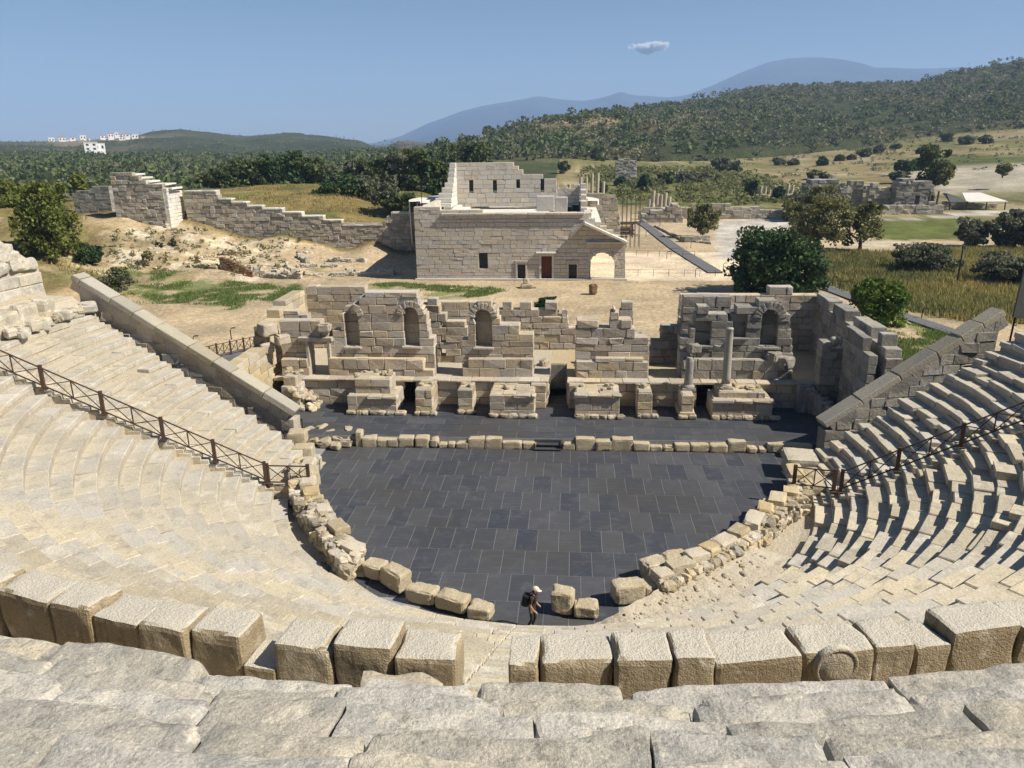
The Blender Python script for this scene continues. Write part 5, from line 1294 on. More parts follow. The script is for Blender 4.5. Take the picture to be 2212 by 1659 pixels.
scrub('far_hill_scrub', HL, 1300, 1.5, 3.4, 14, lambda V, T_, U_: (T_ < 1.0) & (U_ > -50) & (rng.random(len(V)) > np.exp(-((U_-270)/160)**2-((T_-.66)/.3)**2)*.97), 'maquis_far', .42)
n = 5200; a_ = rng.uniform(-70, 985, n); D = 205+rng.random(n)**1.25*690
pts = np.array([at_dist(u, 345, d)[:2] for u, d in zip(a_, D)]); zz_ = ground_z(pts[:, 0], pts[:, 1])
class _H: pass
S_ = np.column_stack([pts, zz_])
scrub('valley_woods', (None, S_, np.zeros(n), a_), 5600, 1.5, 4.8, 32, lambda V, T_, U_: T_ < 1, 'maquis_far', .27)
scrub('valley_pines', (None, S_, np.zeros(n), a_), 900, 4.5, 8, 50, lambda V, T_, U_: T_ < 1, 'evergreen', .22, 1.0)
nv = 900; pv_ = fill_any(VAL, nv); scrub('valley_brush', (None, pv_, np.zeros(len(pv_)), np.zeros(len(pv_))), nv, .8, 2.6, 24, lambda V, T_, U_: T_ < 1, 'olive', .3)
pa_ = fill_any(gpoly([(1180, 366), (1500, 352), (1800, 340), (2212, 300), (2300, 388), (2212, 400), (1750, 400), (1500, 376), (1240, 384)]), 1500); scrub('pasture_brush', (None, pa_, np.zeros(len(pa_)), np.zeros(len(pa_))), 1300, .5, 1.9, 16, lambda V, T_, U_: T_ < 1, 'greyolive', .34)
# grass
def blades(name, P, h, w_, mat, per=5, spread=.35):
    n = len(P); B = np.repeat(P, per, 0)+np.column_stack([rng.normal(0, spread, n*per), rng.normal(0, spread, n*per), np.full(n*per, -.03)])
    a = rng.uniform(0, 2*pi, n*per); hh = h*rng.uniform(.5, 1.3, n*per); dx = np.column_stack([np.cos(a), np.sin(a), 0*a])*w_/2
    lean = np.column_stack([rng.normal(0, .28, n*per)*hh, rng.normal(0, .28, n*per)*hh, hh])
    return stuff(link(quads_mesh(name, np.stack([B-dx, B+dx, B+lean], 1), MT[mat], 3)))
def fill(poly, n, cond=None):
    xs = [p_[0] for p_ in poly]; ys = [p_[1] for p_ in poly]; x = rng.uniform(min(xs), max(xs), n*4); y = rng.uniform(min(ys), max(ys), n*4)
    m_ = inside(poly, x, y) & (x < 130)
    if cond is not None: m_ &= cond(x, y)
    x, y = x[m_][:n], y[m_][:n]; return np.column_stack([x, y, ground_z(x, y)])
blades('reed_grass', fill(DRY, 7000, lambda x, y: (fbm(x, y, .12) < .2) & (fbm(x, y, .5) > -.25)), .75, .16, 'drygrass', 6, .5)
blades('green_reeds', fill(DRY, 5000, lambda x, y: fbm(x, y, .12) > -.05), .6, .18, 'olive', 6, .5)
for k, P_ in enumerate(GRASS): blades('short_grass', fill(P_, (3600, 1300, 1300)[k], lambda x, y: (fbm(x, y, .6) > -.1) & (fbm(x+9, y, .25) > -.22)), .26, .11, 'grass', 5, .3)
blades('slope_grass', fill(DRYL, 2500), .45, .16, 'drygrass', 5, .5)
hp = [(-66, 114.8), (-22, 114.8), (-20, 150), (-66, 150)]
blades('hill_grass', fill(hp, 3000, lambda x, y: fbm(x, y, .2) > -.1), .38, .14, 'drygrass', 4, .5)

wd_ = [ggpoly([(u, v)])[0] for u, v in zip(rng.uniform(230, 640, 260), rng.uniform(492, 582, 260))]; wd_ = np.array(wd_); scrub('slope_weeds', (None, np.column_stack([wd_, ground_z(wd_[:, 0], wd_[:, 1])]), np.zeros(260), np.zeros(260)), 200, .25, .8, 22, lambda V, T_, U_: T_ < 1, 'olive', .34)
# ================================================================== RUINS, PATHS AND OTHER THINGS BEYOND
def on_ground(u, v):
    for D_ in np.arange(60, 900, 1.5):
        P_ = at_dist(u, v, D_)
        if P_[2] <= ground_z(P_[0], P_[1])[0]: return P_
    return at_dist(u, v, 400)
# foundations in front of the old wall
def low_walls(label, segs, mat, h=.7, th=.55, name='foundation_wall', group='excavated foundations'):
    P0 = on_ground(*segs[0][0]); o = thing(name, label, 'foundations', tuple(P0), 0, group)
    for a, b_ in segs:
        A_, B_ = on_ground(*a), on_ground(*b_); d = B_-A_; L = hypot(d[0], d[1]); mb = MB(); zb = min(A_[2], B_[2])-.3
        hs = [(L*k/8, max(.35, h*random.uniform(.6, 1.15))+.3) for k in range(9)]
        masonry(mb, A_*np.array([1, 1, 0])+np.array([0, 0, zb])-P0, atan2(d[1], d[0]), hs, 0, th, ch=(.25, .35), ln=(.35, .8), bev=.05, jit=.04, face=.05, ragged=.6)
        mb.build('wall_stretch', MT[mat], o)
low_walls('pale excavated room walls nearest the assembly building', [((640, 588), (740, 578)), ((660, 600), (850, 600)), ((740, 578), (760, 598)), ((700, 566), (790, 574)), ((820, 588), (862, 600)), ((640, 588), (660, 602))], 'seat', 1.0, .7)
low_walls('pale excavated room walls in the middle of the dig', [((560, 584), (622, 588)), ((560, 602), (650, 606)), ((622, 588), (632, 604)), ((560, 584), (548, 602)), ((640, 560), (660, 574)), ((590, 586), (584, 603)), ((520, 590), (560, 604))], 'seat', 1.2, .7)
low_walls('long rubble wall at the left end of the dig', [((405, 580), (470, 588)), ((470, 596), (560, 604)), ((480, 548), (545, 554)), ((500, 578), (545, 590)), ((430, 566), (470, 560))], 'kerb', 1.0, .7)
o = thing('brick_wall', 'broken red-brown brick wall stepping down in the excavation', 'wall', tuple(on_ground(472, 592))); P0 = np.array(o.location)
mb = MB(); pr_ = [(a-P0[0], b_-P0[2]) for a, b_ in prof([(472, 556), (492, 558), (502, 566), (520, 574), (534, 582), (545, 588)], P0[1])]; masonry(mb, (0, 0, 0), .0, pr_, -.4, .7, ch=(.2, .3), ln=(.3, .6)); mb.build('masonry', MT['brick'], o)
mb = MB()
for k in range(420):
    s_ = random.uniform(.15, .75); P_ = on_ground(random.uniform(250, 700), random.uniform(495, 585)); rock(mb, (P_[0], P_[1], P_[2]+s_*.15), (s_, s_*.8, s_*.6), frame(random.uniform(0, 3)), (3, 3, 3), .5, .08, 2)
stuff(mb.build('scattered_stones', MT['rubble']))
low_walls('overgrown shaded stone terrace edge under the tower', [((300, 470), (360, 492)), ((420, 515), (500, 535))], 'rubble', .8)
# carved stones in the square
P_ = on_z(1138, 622, 0); mb = MB(); rock(mb, (0, 0, .25), (1.5, 1.1, .5), None, (6, 5, 4), .3, .1); rock(mb, (-.1, 0, .8), (.7, .6, .7), None, (5, 5, 5), .5, .1); rock(mb, (.9, -.2, .15), (.6, .4, .3), None, (4, 4, 4), .5, .06)
o = mb.build('stone_heap', MT['kerb']); o.location = P_; tag(o, 'small heap of pale stones on the bare square before the assembly building', 'stones')
P_ = on_z(1281, 636, 0); lone('stump_stone', 'dark brown upright rock standing alone on the bare square', (P_[0], P_[1], .6), (.9, .8, 1.25), .3, 'brick', 'rock', rnd=.6, amp=.12)
# boardwalk
def walk(label, pts, wid, n=1):
    o = thing('boardwalk', label, 'boardwalk', tuple(pts[0])); P0 = np.asarray(pts[0], float); dk, ed = MB(), MB()
    for a, b_ in zip(pts[:-1], pts[1:]):
        d = b_-a; L = np.linalg.norm(d[:2]); u_ = d/np.linalg.norm(d); s_ = np.array([-u_[1], u_[0], 0])
        k = 0
        while k < L:
            box(dk, a+u_*(k+.25)-P0+np.array([0, 0, .12]), (.47, wid, .06), np.column_stack([u_, s_, np.cross(u_, s_)])); k += .5
        for q in (-1, 1): bar(ed, a+s_*q*(wid/2-.06)-P0+np.array([0, 0, .04]), b_+s_*q*(wid/2-.06)-P0+np.array([0, 0, .04]), .1, .14)
    dk.build('deck', MT['slat'], o); ed.build('edge_beam', MT['timber'], o)
    return o
w1 = [np.array([*on_z(u, v, 0)[:2], .02]) for u, v in ((1382, 480), (1400, 492), (1460, 538), (1545, 590))]
walk('straight grey boardwalk running back beside the assembly building', w1, 2.0)
w2 = [np.array([*on_z(u, v, 0)[:2], .02]) for u, v in ((1762, 616), (1850, 648), (1950, 684), (2070, 724))]
walk('grey boardwalk crossing behind the right wing of the stage ruin', w2, 1.7)
bl = ['left of the long boardwalk, nearest the square', 'left of the long boardwalk, middle', 'left of the long boardwalk, far end', 'right of the long boardwalk, nearest the square', 'right of the long boardwalk, middle', 'right of the long boardwalk, far end', 'by the dark tree on the crossing boardwalk', 'by the bright green tree on the crossing boardwalk', 'near the right end of the crossing boardwalk', 'at the left of the ramp fence', 'behind the ramp fence']
for k, (u, v) in enumerate([(1502, 598), (1440, 560), (1395, 512), (1562, 586), (1492, 536), (1425, 492), (1798, 618), (1812, 628), (1990, 690), (420, 752), (500, 734)]):
    P_ = on_z(u, v, 0); o = thing('path_lamp', 'low dark garden lamp with bent head '+bl[k], 'lamp', tuple(P_), 0, 'low garden lamps')
    mb = MB(); tube(mb, [(0, 0, 0), (0, 0, .9), (.06, 0, 1.05), (.25, 0, 1.12)], .045, 6); mb.build('post', MT['iron'], o)
    mb = MB(); box(mb, (.34, 0, 1.12), (.3, .14, .08)); mb.build('lamp_head', MT['iron'], o)
for a, b_, lb in (((1345, 596), (1545, 598), 'thin wire fence along the square right of the arch'), ((1350, 552), (1500, 556), 'thin wire fence across the dry yard behind the gable')):
    A_, B_ = on_z(*a, 0), on_z(*b_, 0); o = thing('wire_fence', lb, 'fence', tuple(A_)); w_ = MB()
    for k in range(7): mb = MB(); q = (B_-A_)*k/6; tube(mb, [q, q+np.array([0, 0, .9])], .03, 6); mb.build('post', MT['iron'], o)
    for h_ in (.45, .85): tube(w_, [np.array([0, 0, h_]), B_-A_+np.array([0, 0, h_])], .012, 4)
    w_.build('wires', MT['iron'], o)
P_ = on_z(2066, 618, 0); o = thing('utility_pole', 'thin black pole standing in the reed field at the right', 'pole', tuple(P_)); hp_ = Zy(2072, 532, P_[1])
mb = MB(); tube(mb, [(0, 0, -.2), (.05, 0, hp_)], [.11, .08], 8); mb.build('pole', MT['iron'], o); mb = MB(); box(mb, (.1, -.05, hp_-.1), (.3, .3, .45)); mb.build('lamp', MT['grey_panel'], o)
# bath ruins
def ruin_far(label, Y_, pts, mat='old_wall', th=2.0, **k):
    pr = prof(pts, Y_); zb = min(gz(pr[len(pr)//2][0], Y_), min(b_ for a, b_ in pr)-1)-.6
    return ruin(label, Y_, pr, zb, th, mat=mat, ch=(.7, 1.0), ln=(1.0, 2.2), bev=.06, jit=.05, face=.08, **k)
bx = 196
def arch_far(u0, u1, vt, vb): q = rect(u0, u1, vt, vb, bx); q['z0'] = -2; return dict(q, arch=True, deep=1.0)
ruin_far('vaulted grey lump at the left end of the ruined bath house', bx, [(1742, 398), (1752, 391), (1790, 388), (1812, 390), (1824, 398), (1830, 408), (1832, 440)], 'scaena_grey', 4)
ruin_far('arched brown bay of the ruined bath house', bx+1, [(1831, 402), (1838, 394), (1856, 391), (1872, 396), (1884, 404), (1895, 402), (1903, 410), (1912, 414), (1930, 418), (1944, 424)], 'old_wall', 3, niche=[arch_far(1842, 1866, 406, 442)])
ruin_far('jagged middle wall of the ruined bath house', bx-2, [(1878, 410), (1886, 398), (1896, 396), (1904, 408), (1912, 400), (1924, 408), (1930, 418), (1946, 414), (1952, 424)], 'old_wall', 2)
ruin_far('high jagged block at the right of the ruined bath house', bx-5, [(1938, 402), (1945, 389), (1960, 386), (1975, 388), (1992, 390), (2012, 390), (2018, 400), (2022, 440)], 'scaena_grey', 4, niche=[arch_far(1956, 1966, 418, 445), arch_far(1984, 1996, 416, 445)])
ruin_far('low front wall before the ruined bath house', bx-12, [(1862, 446), (1900, 442), (1950, 444), (2000, 440), (2016, 436), (2040, 446)], 'old_wall', 1.2)
for u, lb in ((1762, 'lone pale pillar left of the vaulted bath house lump'), (1800, 'single pale column above the vaulted bath house lump')):
    P_ = on_y(u, 392, 215); z1_ = Zy(u, 378 if u > 1780 else 380, 215); o = thing('stone_pillar', lb, 'pillar', (P_[0], 215, gz(P_[0], 215)-.2)); mb = MB(); H_ = z1_-o.location[2]
    block(mb, (0, 0, H_/2), (1.1, .9, H_), None, .06, .03); mb.build('shaft', MT['kerb'], o)
for u, lb in ((2004, 'left thin dark post before the bath house'), (2022, 'right thin dark post before the bath house')):
    P_ = on_z(u-3, 462, 0); mb = MB(); tube(mb, [(0, 0, 0), (.2, 0, 5.0)], .22, 8); o = mb.build('wooden_post', MT['timber']); o.location = P_; tag(o, lb, 'post', 'posts before the bath house')
# shelter
P_ = on_z(2080, 452, 0); o = thing('dig_shelter', 'excavation shelter with a pale sheet roof right of the bath house', 'shelter', tuple(P_)); Y_ = float(P_[1])
zr = Zy(2100, 424, Y_)
for u0, u1, v, nm in ((2040, 2080, 428, 'roof'), (2076, 2164, 424, 'roof')):
    mb = MB(); xa, xb = X(u0, v, Y_)-P_[0], X(u1, v, Y_)-P_[0]; mb.add([(xa, -3, zr-1), (xb, -3, zr-1), (xb-3, 4, zr+.6), (xa+2, 4, zr+.6), (xa, -3, zr-1.2), (xb, -3, zr-1.2), (xb-3, 4, zr+.4), (xa+2, 4, zr+.4)], BXF if 0 else [(0, 1, 2, 3), (7, 6, 5, 4), (0, 4, 5, 1), (1, 5, 6, 2), (2, 6, 7, 3), (3, 7, 4, 0)])
    mb.build(nm, MT['new_and_sunlit' if u0 > 2050 else 'grey_panel'], o)
xs_ = [X(u, 440, Y_)-P_[0] for u in (2042, 2078, 2120, 2160)]
for x_ in xs_:
    mb = MB(); tube(mb, [(x_, -2.4, -.5), (x_, -2.4, zr-1)], .15, 6); mb.build('post', MT['timber'], o)
mb = MB(); masonry(mb, (xs_[0], 1.0, -.5), 0, [(0, 2.2), (4, 2.6), (9, 1.8), (xs_[-1]-xs_[0], 1.6)], 0, 1, ch=(.5, .7)); mb.build('wall', MT['old_wall'], o)
# other far ruins
fr = [('row of short white columns standing in the green valley', 1400, 1452, 428, 404, 190, 6), ('group of pale broken columns right of the slit-windowed wall', 1226, 1312, 392, 372, 215, 7), ('long dark ruined colonnade at the edge of the pasture', 1440, 1500, 374, 366, 300, 8), ('white fragments of columns left of the bath house', 1640, 1738, 412, 396, 235, 10)]
for lb, u0, u1, vb, vt, Y_, n_ in fr:
    xa, xb = X(u0, vb, Y_), X(u1, vb, Y_); zb_ = min(gz((xa+xb)/2, Y_), on_y(u0, vb, Y_)[2])-.3; zt = Zy(u0, vt, Y_)
    o = thing('column_row', lb, 'ruins', (xa, Y_, zb_)); L = xb-xa
    for k in range(n_):
        mb = MB(); h_ = (zt-zb_)*random.uniform(.55, 1.0); x_ = L*(k+.3)/n_; tube(mb, [(x_, random.uniform(-1.5, 1.5), 0), (x_, 0, h_*.5), (x_+.05, 0, h_)], [.5, .45, .42], 10); mb.build('column', MT['kerb'], o)
    for k in range(n_*3):
        mb = MB(); s_ = random.uniform(.8, 2.2); rock(mb, (random.uniform(0, L), random.uniform(-2, 2), s_*.3), (s_, s_*.8, s_*.8), frame(random.uniform(0, 3)), (3, 3, 3), .4, .1, 1)
        mb.build('fallen_block', MT['kerb'], o)
ruin_far('small square ruin at the foot of the wooded hill', 300, [(1330, 346), (1340, 343), (1360, 344), (1374, 346), (1376, 362)], 'old_wall', 3)
# low red-brown ruin walls beyond the boardwalk
ruin_far('long low ruin wall of red-brown rubble behind the gravel clearing', 176, [(1380, 452), (1420, 448), (1470, 444), (1520, 442), (1560, 440), (1620, 448), (1690, 452), (1700, 470)], 'old_wall', 1.5)
ruin_far('ruined gate stump of brown blocks at the left of the low ruin wall', 168, [(1385, 462), (1440, 450), (1443, 444), (1462, 440), (1470, 446), (1476, 480)], 'old_wall', 3)
low_walls('low pale kerb wall along the right side of the boardwalk', [((1412, 490), (1470, 520)), ((1470, 520), (1535, 528))], 'kerb', .4, group='walls beside the boardwalk')
P_ = on_z(1500, 522, 0); lone('fallen_block', 'long grey fallen block under the leaning bushy tree', (P_[0], P_[1], .5), (5, 1.6, 1.1), .1, 'scaena_grey', rnd=.2, amp=.1)
# timber frame with scaffold poles
P_ = on_z(1348, 512, 0); o = thing('timber_skip', 'dark brown timber loading frame beside the scaffold behind the gable', 'timber frame', tuple(P_))
for x_ in (-1.4, 1.4):
    for y_ in (-1, 1): mb = MB(); box(mb, (x_, y_, 1.3), (.2, .2, 2.6)); mb.build('frame_post', MT['timber'], o)
mb = MB()
for z_ in (.7, 1.3, 2.5): box(mb, (0, -1, z_), (3.4, .14, .3)); box(mb, (0, 1, z_), (3.4, .14, .3))
for k in range(6): box(mb, (-1.5+.6*k, 0, 1.2), (.4, 2.2, .1), frame(0, random.gauss(0, .05)))
mb.build('plank', MT['timber'], o); mb = MB(); rock(mb, (.2, 0, 1.6), (2.2, 1.4, .8), None, (5, 4, 4), .5, .1); mb.build('load', MT['brick'], o)
o = thing('scaffold', 'thin pale scaffold poles standing behind the gabled corner of the assembly building', 'scaffold', (X(1345, 470, 128), 128, 0)); xw = X(1383, 470, 128)-o.location[0]; hs_ = Zy(1360, 418, 128)
for k in range(5):
    for y_ in (0, 2): mb = MB(); tube(mb, [(xw*k/4, y_, 0), (xw*k/4, y_, hs_*random.uniform(.85, 1.05))], .05, 6); mb.build('upright', MT['grey_panel'], o)
for z_ in (2, 4, hs_*.8):
    for y_ in (0, 2): mb = MB(); tube(mb, [(0, y_, z_), (xw, y_, z_)], .05, 6); mb.build('ledger', MT['grey_panel'], o)
# grey panel at the right frame edge
o = thing('grey_panel', 'plain grey sheet panel standing behind the upper end of the right sloping wall', 'panel', tuple(on_y(2194, 690, 48))); mb = MB(); block(mb, (1.1, 0, 2.0), (2.6, .12, 4.0), frame(.1, -.12, .14), .02, 0); mb.build('sheet', MT['grey_panel'], o)
mb = MB(); tube(mb, [(-.1, .1, -3), (.1, .1, 3.8)], .06, 8); tube(mb, [(2.2, .1, -3), (2.2, .1, 3.8)], .06, 8); mb.build('frame', MT['iron'], o)
# houses
def hhouse(label, u, vb, w_, h_, D, roof='white_wall', name='white_house', group=None):
    P_ = at_dist(u, vb, D); pm = F_PX*2.16/((P_-CAM)@AF); W_, H_ = w_/pm, h_/pm; o = thing(name, label, 'house', tuple(P_), -atan2(P_[0], P_[1]), group)
    mb = MB(); box(mb, (0, W_*.3, H_/2-2), (W_, W_*.6, H_+4)); mb.build('walls', MT['white_wall'], o)
    mb = MB(); block(mb, (0, W_*.3, H_+.2), (W_*1.06, W_*.66, .5), None, .1, 0)
    if roof == 'tile_roof': mb = MB(); mb.add([(-W_*.55, -.4, H_), (W_*.55, -.4, H_), (W_*.55, W_*.64, H_), (-W_*.55, W_*.64, H_), (-W_*.5, W_*.3, H_+W_*.18), (W_*.5, W_*.3, H_+W_*.18)], [(0, 1, 5, 4), (2, 3, 4, 5), (1, 2, 5), (3, 0, 4), (3, 2, 1, 0)])
    mb.build('roof', MT[roof], o)
    nx = max(1, int(W_/4)); nz = max(1, int(H_/3.2))
    for i in range(nx):
        for k in range(nz): mb = MB(); box(mb, (-W_/2+W_*(i+.5)/nx, -.02, H_*(k+.5)/nz), (W_/nx*.4, .06, H_/nz*.45)); mb.build('window', MT['glass'], o)
hhouse('big white house with blue-grey front among the left woods', 198, 326, 26, 17, 850)
hhouse('white block wing right beside the big white house', 217, 325, 20, 14, 855)
hhouse('white house alone on the left flank of the wooded hill', 1137, 302, 12, 15, 660)
hhouse('long grey-white house in the trees of the wooded hill', 1412, 262, 32, 8, 860)
hhouse('small white house high on the wooded hill', 1512, 236, 20, 9, 1010)
tl = [(112, 306, 14), (135, 305, 16), (158, 303, 12), (180, 301, 14), (222, 299, 12), (240, 297, 14), (252, 293, 9), (262, 297, 12), (276, 296, 12), (292, 299, 16), (310, 303, 12), (190, 305, 12), (150, 309, 10), (265, 303, 14), (232, 304, 12)]
for k, (u, v, w_) in enumerate(tl): hhouse(f'hill town house, number {sorted(range(len(tl)), key=lambda q: tl[q][0]).index(k)+1} counted from the left along the far left ridge', u, v, w_*.8, 6 if w_ < 14 else 8, 1450, 'tile_roof' if k % 3 else 'white_wall', 'town_house', 'houses of the far left hill town')
for k, (u, v, w_, lb) in enumerate([(694, 342, 12, 'left pale house at the foot of the far hill'), (716, 341, 16, 'middle pale house at the foot of the far hill'), (735, 341, 14, 'right pale house at the foot of the far hill'), (729, 353, 8, 'small white hut below the pale houses of the far hill'), (672, 341, 10, 'outlying pale house left of the others at the far hill')]): hhouse(lb, u, v, w_, 7, 900, group='houses at the foot of the far hill')
# ================================================================== THE VISITOR
def skin_mesh(name, joints, bones, mat_fn, mats, sub=2):
    me = bpy.data.meshes.new(name); me.from_pydata([j[:3] for j in joints], bones, [])
    o = bpy.data.objects.new(name, me); link(o)
    m1 = o.modifiers.new('skin', 'SKIN'); m1.use_smooth_shade = True
    sk = me.skin_vertices[0].data
    for i, j in enumerate(joints): sk[i].radius = (j[3], j[4] if len(j) > 4 else j[3])
    sk[0].use_root = True
    m2 = o.modifiers.new('sub', 'SUBSURF'); m2.levels = m2.render_levels = sub
    dg = bpy.context.evaluated_depsgraph_get(); ev = o.evaluated_get(dg); out = bpy.data.meshes.new_from_object(ev)
    bpy.data.objects.remove(o); out.name = name
    for mm in mats: out.materials.append(mm)
    out.materials.clear()
    for mm in mats: out.materials.append(mm)
    for p_ in out.polygons: p_.material_index = mat_fn(p_.center); p_.use_smooth = True
    return bpy.data.objects.new(name, out)
SKIN = plain('skin', (.34, .20, .13), .55, 0, .05); SHIRT = plain('brown_shirt', (.045, .032, .024), .85, 0, .2, 12); TROU = plain('dark_green_trousers', (.028, .030, .026), .9, 0, .2, 12); SHOE = plain('dark_shoes', (.03, .025, .02), .7); CAPM = plain('cream_cap', (.62, .56, .45), .85, 0, .05); PACK = plain('black_backpack_cloth', (.018, .018, .02), .8); HAIR = plain('dark_hair', (.02, .015, .012), .7)
# facing right (+X), stepping up, head bowed; y to his left
J = [(0, 0, .93, .135, .16), (.01, 0, 1.10, .125, .155), (.03, 0, 1.28, .13, .18), (.05, 0, 1.42, .10, .15), (.08, 0, 1.50, .058), (.125, 0, 1.565, .06),            # 0-5 pelvis..neck, skull base
     (.01, .10, .88, .095), (.10, .11, .50, .062), (-.02, .11, .11, .045), (.07, .11, .045, .042), (.17, .12, .035, .035),                         # 6-10 left leg
     (-.01, -.10, .88, .095), (.02, -.11, .48, .062), (-.17, -.11, .12, .045), (-.10, -.11, .05, .042), (.0, -.12, .035, .035),                  # 11-15 right leg
     (.05, .20, 1.40, .065), (-.02, .25, 1.14, .048), (.13, .22, .96, .038), (.18, .20, .93, .036),                                          # 16-19 left arm
     (.05, -.20, 1.40, .065), (.00, -.26, 1.14, .048), (.12, -.24, .95, .038), (.17, -.23, .91, .036)]                                         # 20-23 right arm
Bn = [(0, 1), (1, 2), (2, 3), (3, 4), (4, 5), (0, 6), (6, 7), (7, 8), (8, 9), (9, 10), (0, 11), (11, 12), (12, 13), (13, 14), (14, 15), (3, 16), (16, 17), (17, 18), (18, 19), (3, 20), (20, 21), (21, 22), (22, 23)]
hd = [(.135, 0, 1.64, .095, .085), (.15, 0, 1.72, .085, .075)]
J += hd; Bn += [(5, 24), (24, 25)]
J += [(.225, 0, 1.625, .02), ]; Bn += [(24, 26)]                       # nose
for s_, wr in ((1, 19), (-1, 23)):
    wx, wy, wz = J[wr][:3]
    for k in range(4):
        i0 = len(J); yy = wy+(k-1.5)*.02; ln_ = (.034, .04, .037, .028)[k]
        J += [(wx+.05, yy, wz-.02, .010), (wx+.05+ln_, yy, wz-.05, .009), (wx+.04+ln_, yy, wz-.085, .008)]; Bn += [(wr, i0), (i0, i0+1), (i0+1, i0+2)]
    i0 = len(J); J += [(wx+.02, wy-.045*s_, wz-.01, .011), (wx+.055, wy-.06*s_, wz-.03, .009)]; Bn += [(wr, i0), (i0, i0+1)]
def pm_(c):
    if c.z > 1.49: return 0
    if abs(c.y) > .16 and c.z < 1.22 and c.z > .8: return 0
    if c.z > .90: return 1
    if c.z > .10: return 2
    return 3
pb = skin_mesh('person', J, Bn, pm_, [SKIN, SHIRT, TROU, SHOE], 2)
link(pb); PX_, PY_, PZ_ = -.12, 24.05, .02
pb.location = (PX_, PY_, PZ_); pb.rotation_euler = (0, 0, radians(-12)); pb.scale = (1, 1, 1)
tag(pb, 'person in a cream cap and dark clothes walking up from the orchestra with a backpack', 'person')
def head_part(name, mb, mat, parent, smooth=True): return mb.build(name, mat, parent, smooth)
mb = MB(); V = []; F = []; nn = 20; cx0, cz0 = .135, 1.69
for i in range(7):
    a = pi/2*i/6
    for k in range(nn): q = 2*pi*k/nn; V.append((cx0+.128*cos(a)*cos(q)*(1.08), .104*cos(a)*sin(q), cz0+.125*sin(a)))
F = [(i*nn+k, i*nn+(k+1) % nn, (i+1)*nn+(k+1) % nn, (i+1)*nn+k) for i in range(6) for k in range(nn)]; mb.add(V, F)
V = []
for k in range(13): q = -pi/2+pi*k/12; V += [(cx0+.11*cos(q), .10*sin(q), cz0+.012), (cx0+.11*cos(q)+.12*max(0, cos(q))**.6, .088*sin(q), cz0-.035)]
mb.add(V, [(2*k, 2*k+1, 2*k+3, 2*k+2) for k in range(12)]); head_part('cap', mb, CAPM, pb)
mb = MB()
for s_ in (-1, 1): rock(mb, (.205, s_*.034, 1.655), (.02, .024, .014), None, (3, 3, 3), .9, 0)
head_part('eye', mb, HAIR, pb); mb = MB(); rock(mb, (.212, 0, 1.575), (.012, .05, .012), None, (3, 4, 3), .7, 0); head_part('mouth', mb, plain('lips', (.25, .10, .08), .5), pb)
mb = MB()
for s_ in (-1, 1): rock(mb, (.13, s_*.098, 1.64), (.05, .02, .065), None, (4, 3, 4), .8, 0)
head_part('ear', mb, SKIN, pb); mb = MB(); rock(mb, (.085, 0, 1.64), (.12, .19, .13), None, (5, 6, 5), .7, 0); head_part('hair', mb, HAIR, pb)
o = thing('backpack', 'black backpack worn by the walking person in the cream cap', 'backpack', (PX_, PY_, PZ_), radians(-12))
mb = MB(); rock(mb, (-.22, 0, 1.22), (.24, .32, .48), frame(0, 0, .12), (7, 8, 9), .35, .015); mb.build('bag', PACK, o, True)
mb = MB(); rock(mb, (-.34, 0, 1.12), (.1, .24, .24), frame(0, 0, .12), (5, 6, 6), .35, .01); mb.build('front_pocket', PACK, o, True)
for s_ in (-1, 1): mb = MB(); tube(mb, [(-.10, s_*.11, 1.44), (.03, s_*.12, 1.545), (.155, s_*.125, 1.42), (.15, s_*.14, 1.22), (-.08, s_*.15, 1.04)], .018, 6); mb.build('strap', PACK, o, True)
# steps where the stairway meets the floor
mb = MB(); block(mb, (0, 0, .1), (1.2, .7, .2), None, .02, .01); o = mb.build('step_stone', MT['kerb']); o.location = (-.2, 23.45, 0); tag(o, 'single pale step at the foot of the central stairway', 'step')

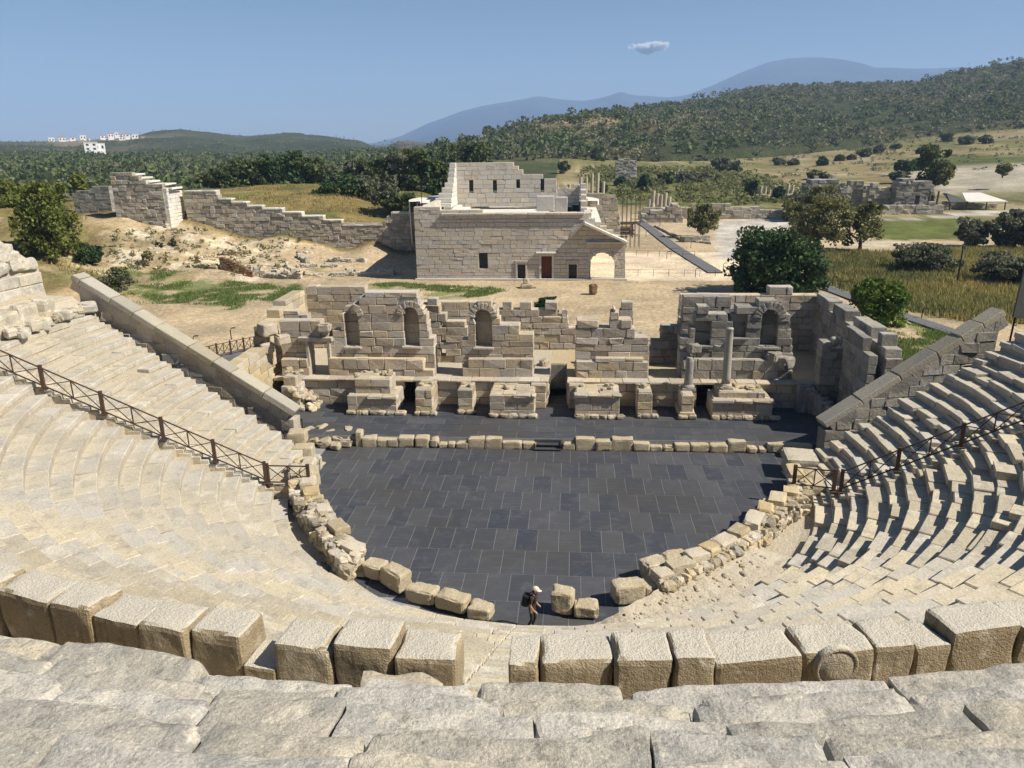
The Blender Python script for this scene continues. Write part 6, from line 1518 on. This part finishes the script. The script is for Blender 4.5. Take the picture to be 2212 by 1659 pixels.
# ================================================================== CLOUD AND AIR
scn.cycles.volume_bounces = 2
c_ = at_dist(1408, 100, 14500); mb = MB(); rock(mb, (0, 0, 0), (1700, 900, 700), None, (16, 10, 8), .9, 30, .004)
cl = mb.build('cloud', bpy.data.materials.new('cloud_vapour'), None, True); cl.location = c_; cl.scale = (.58, .58, .5); stuff(cl)
m = cl.data.materials[0]; m.use_nodes = True; t = m.node_tree; t.nodes.remove(t.nodes['Principled BSDF'])
pv = N(t, 'ShaderNodeVolumePrincipled', Density=.02, Anisotropy=.0); pv.inputs['Color'].default_value = (1, 1, 1, 1)
tc = N(t, 'ShaderNodeTexCoord'); nz = tex(t, tc.outputs['Object'], .0035, 6, .65); mp = N(t, 'ShaderNodeMapping'); mp.inputs['Scale'].default_value = (1/560, 1/320, 1/200); mp.inputs['Location'].default_value = (.15, 0, .1); t.links.new(tc.outputs['Object'], mp.inputs[0])
ln = N(t, 'ShaderNodeVectorMath', _operation='LENGTH'); t.links.new(mp.outputs[0], ln.inputs[0])
s1 = N(t, 'ShaderNodeMath', _operation='MULTIPLY_ADD'); t.links.new(ln.outputs['Value'], s1.inputs[0]); s1.inputs[1].default_value = -.36; t.links.new(nz, s1.inputs[2])
s2 = N(t, 'ShaderNodeMath', _operation='SUBTRACT'); t.links.new(s1.outputs[0], s2.inputs[0]); s2.inputs[1].default_value = .2
s3 = N(t, 'ShaderNodeMath', _operation='MULTIPLY', _use_clamp=False); t.links.new(s2.outputs[0], s3.inputs[0]); s3.inputs[1].default_value = .5
s4 = N(t, 'ShaderNodeMath', _operation='MAXIMUM'); t.links.new(s3.outputs[0], s4.inputs[0]); s4.inputs[1].default_value = 0; t.links.new(s4.outputs[0], pv.inputs['Density']); t.links.new(pv.outputs[0], t.nodes['Material Output'].inputs['Volume'])
mb = MB(); box(mb, (0, 4900, 338), (21000, 10900, 924)); hz = mb.build('haze', bpy.data.materials.new('haze_air')); stuff(hz)
m = hz.data.materials[0]; m.use_nodes = True; t = m.node_tree; t.nodes.remove(t.nodes['Principled BSDF'])
pv = N(t, 'ShaderNodeVolumePrincipled', Density=1.25e-4, Anisotropy=.0); pv.inputs['Color'].default_value = (.44, .64, 1.0, 1); t.links.new(pv.outputs[0], t.nodes['Material Output'].inputs['Volume'])
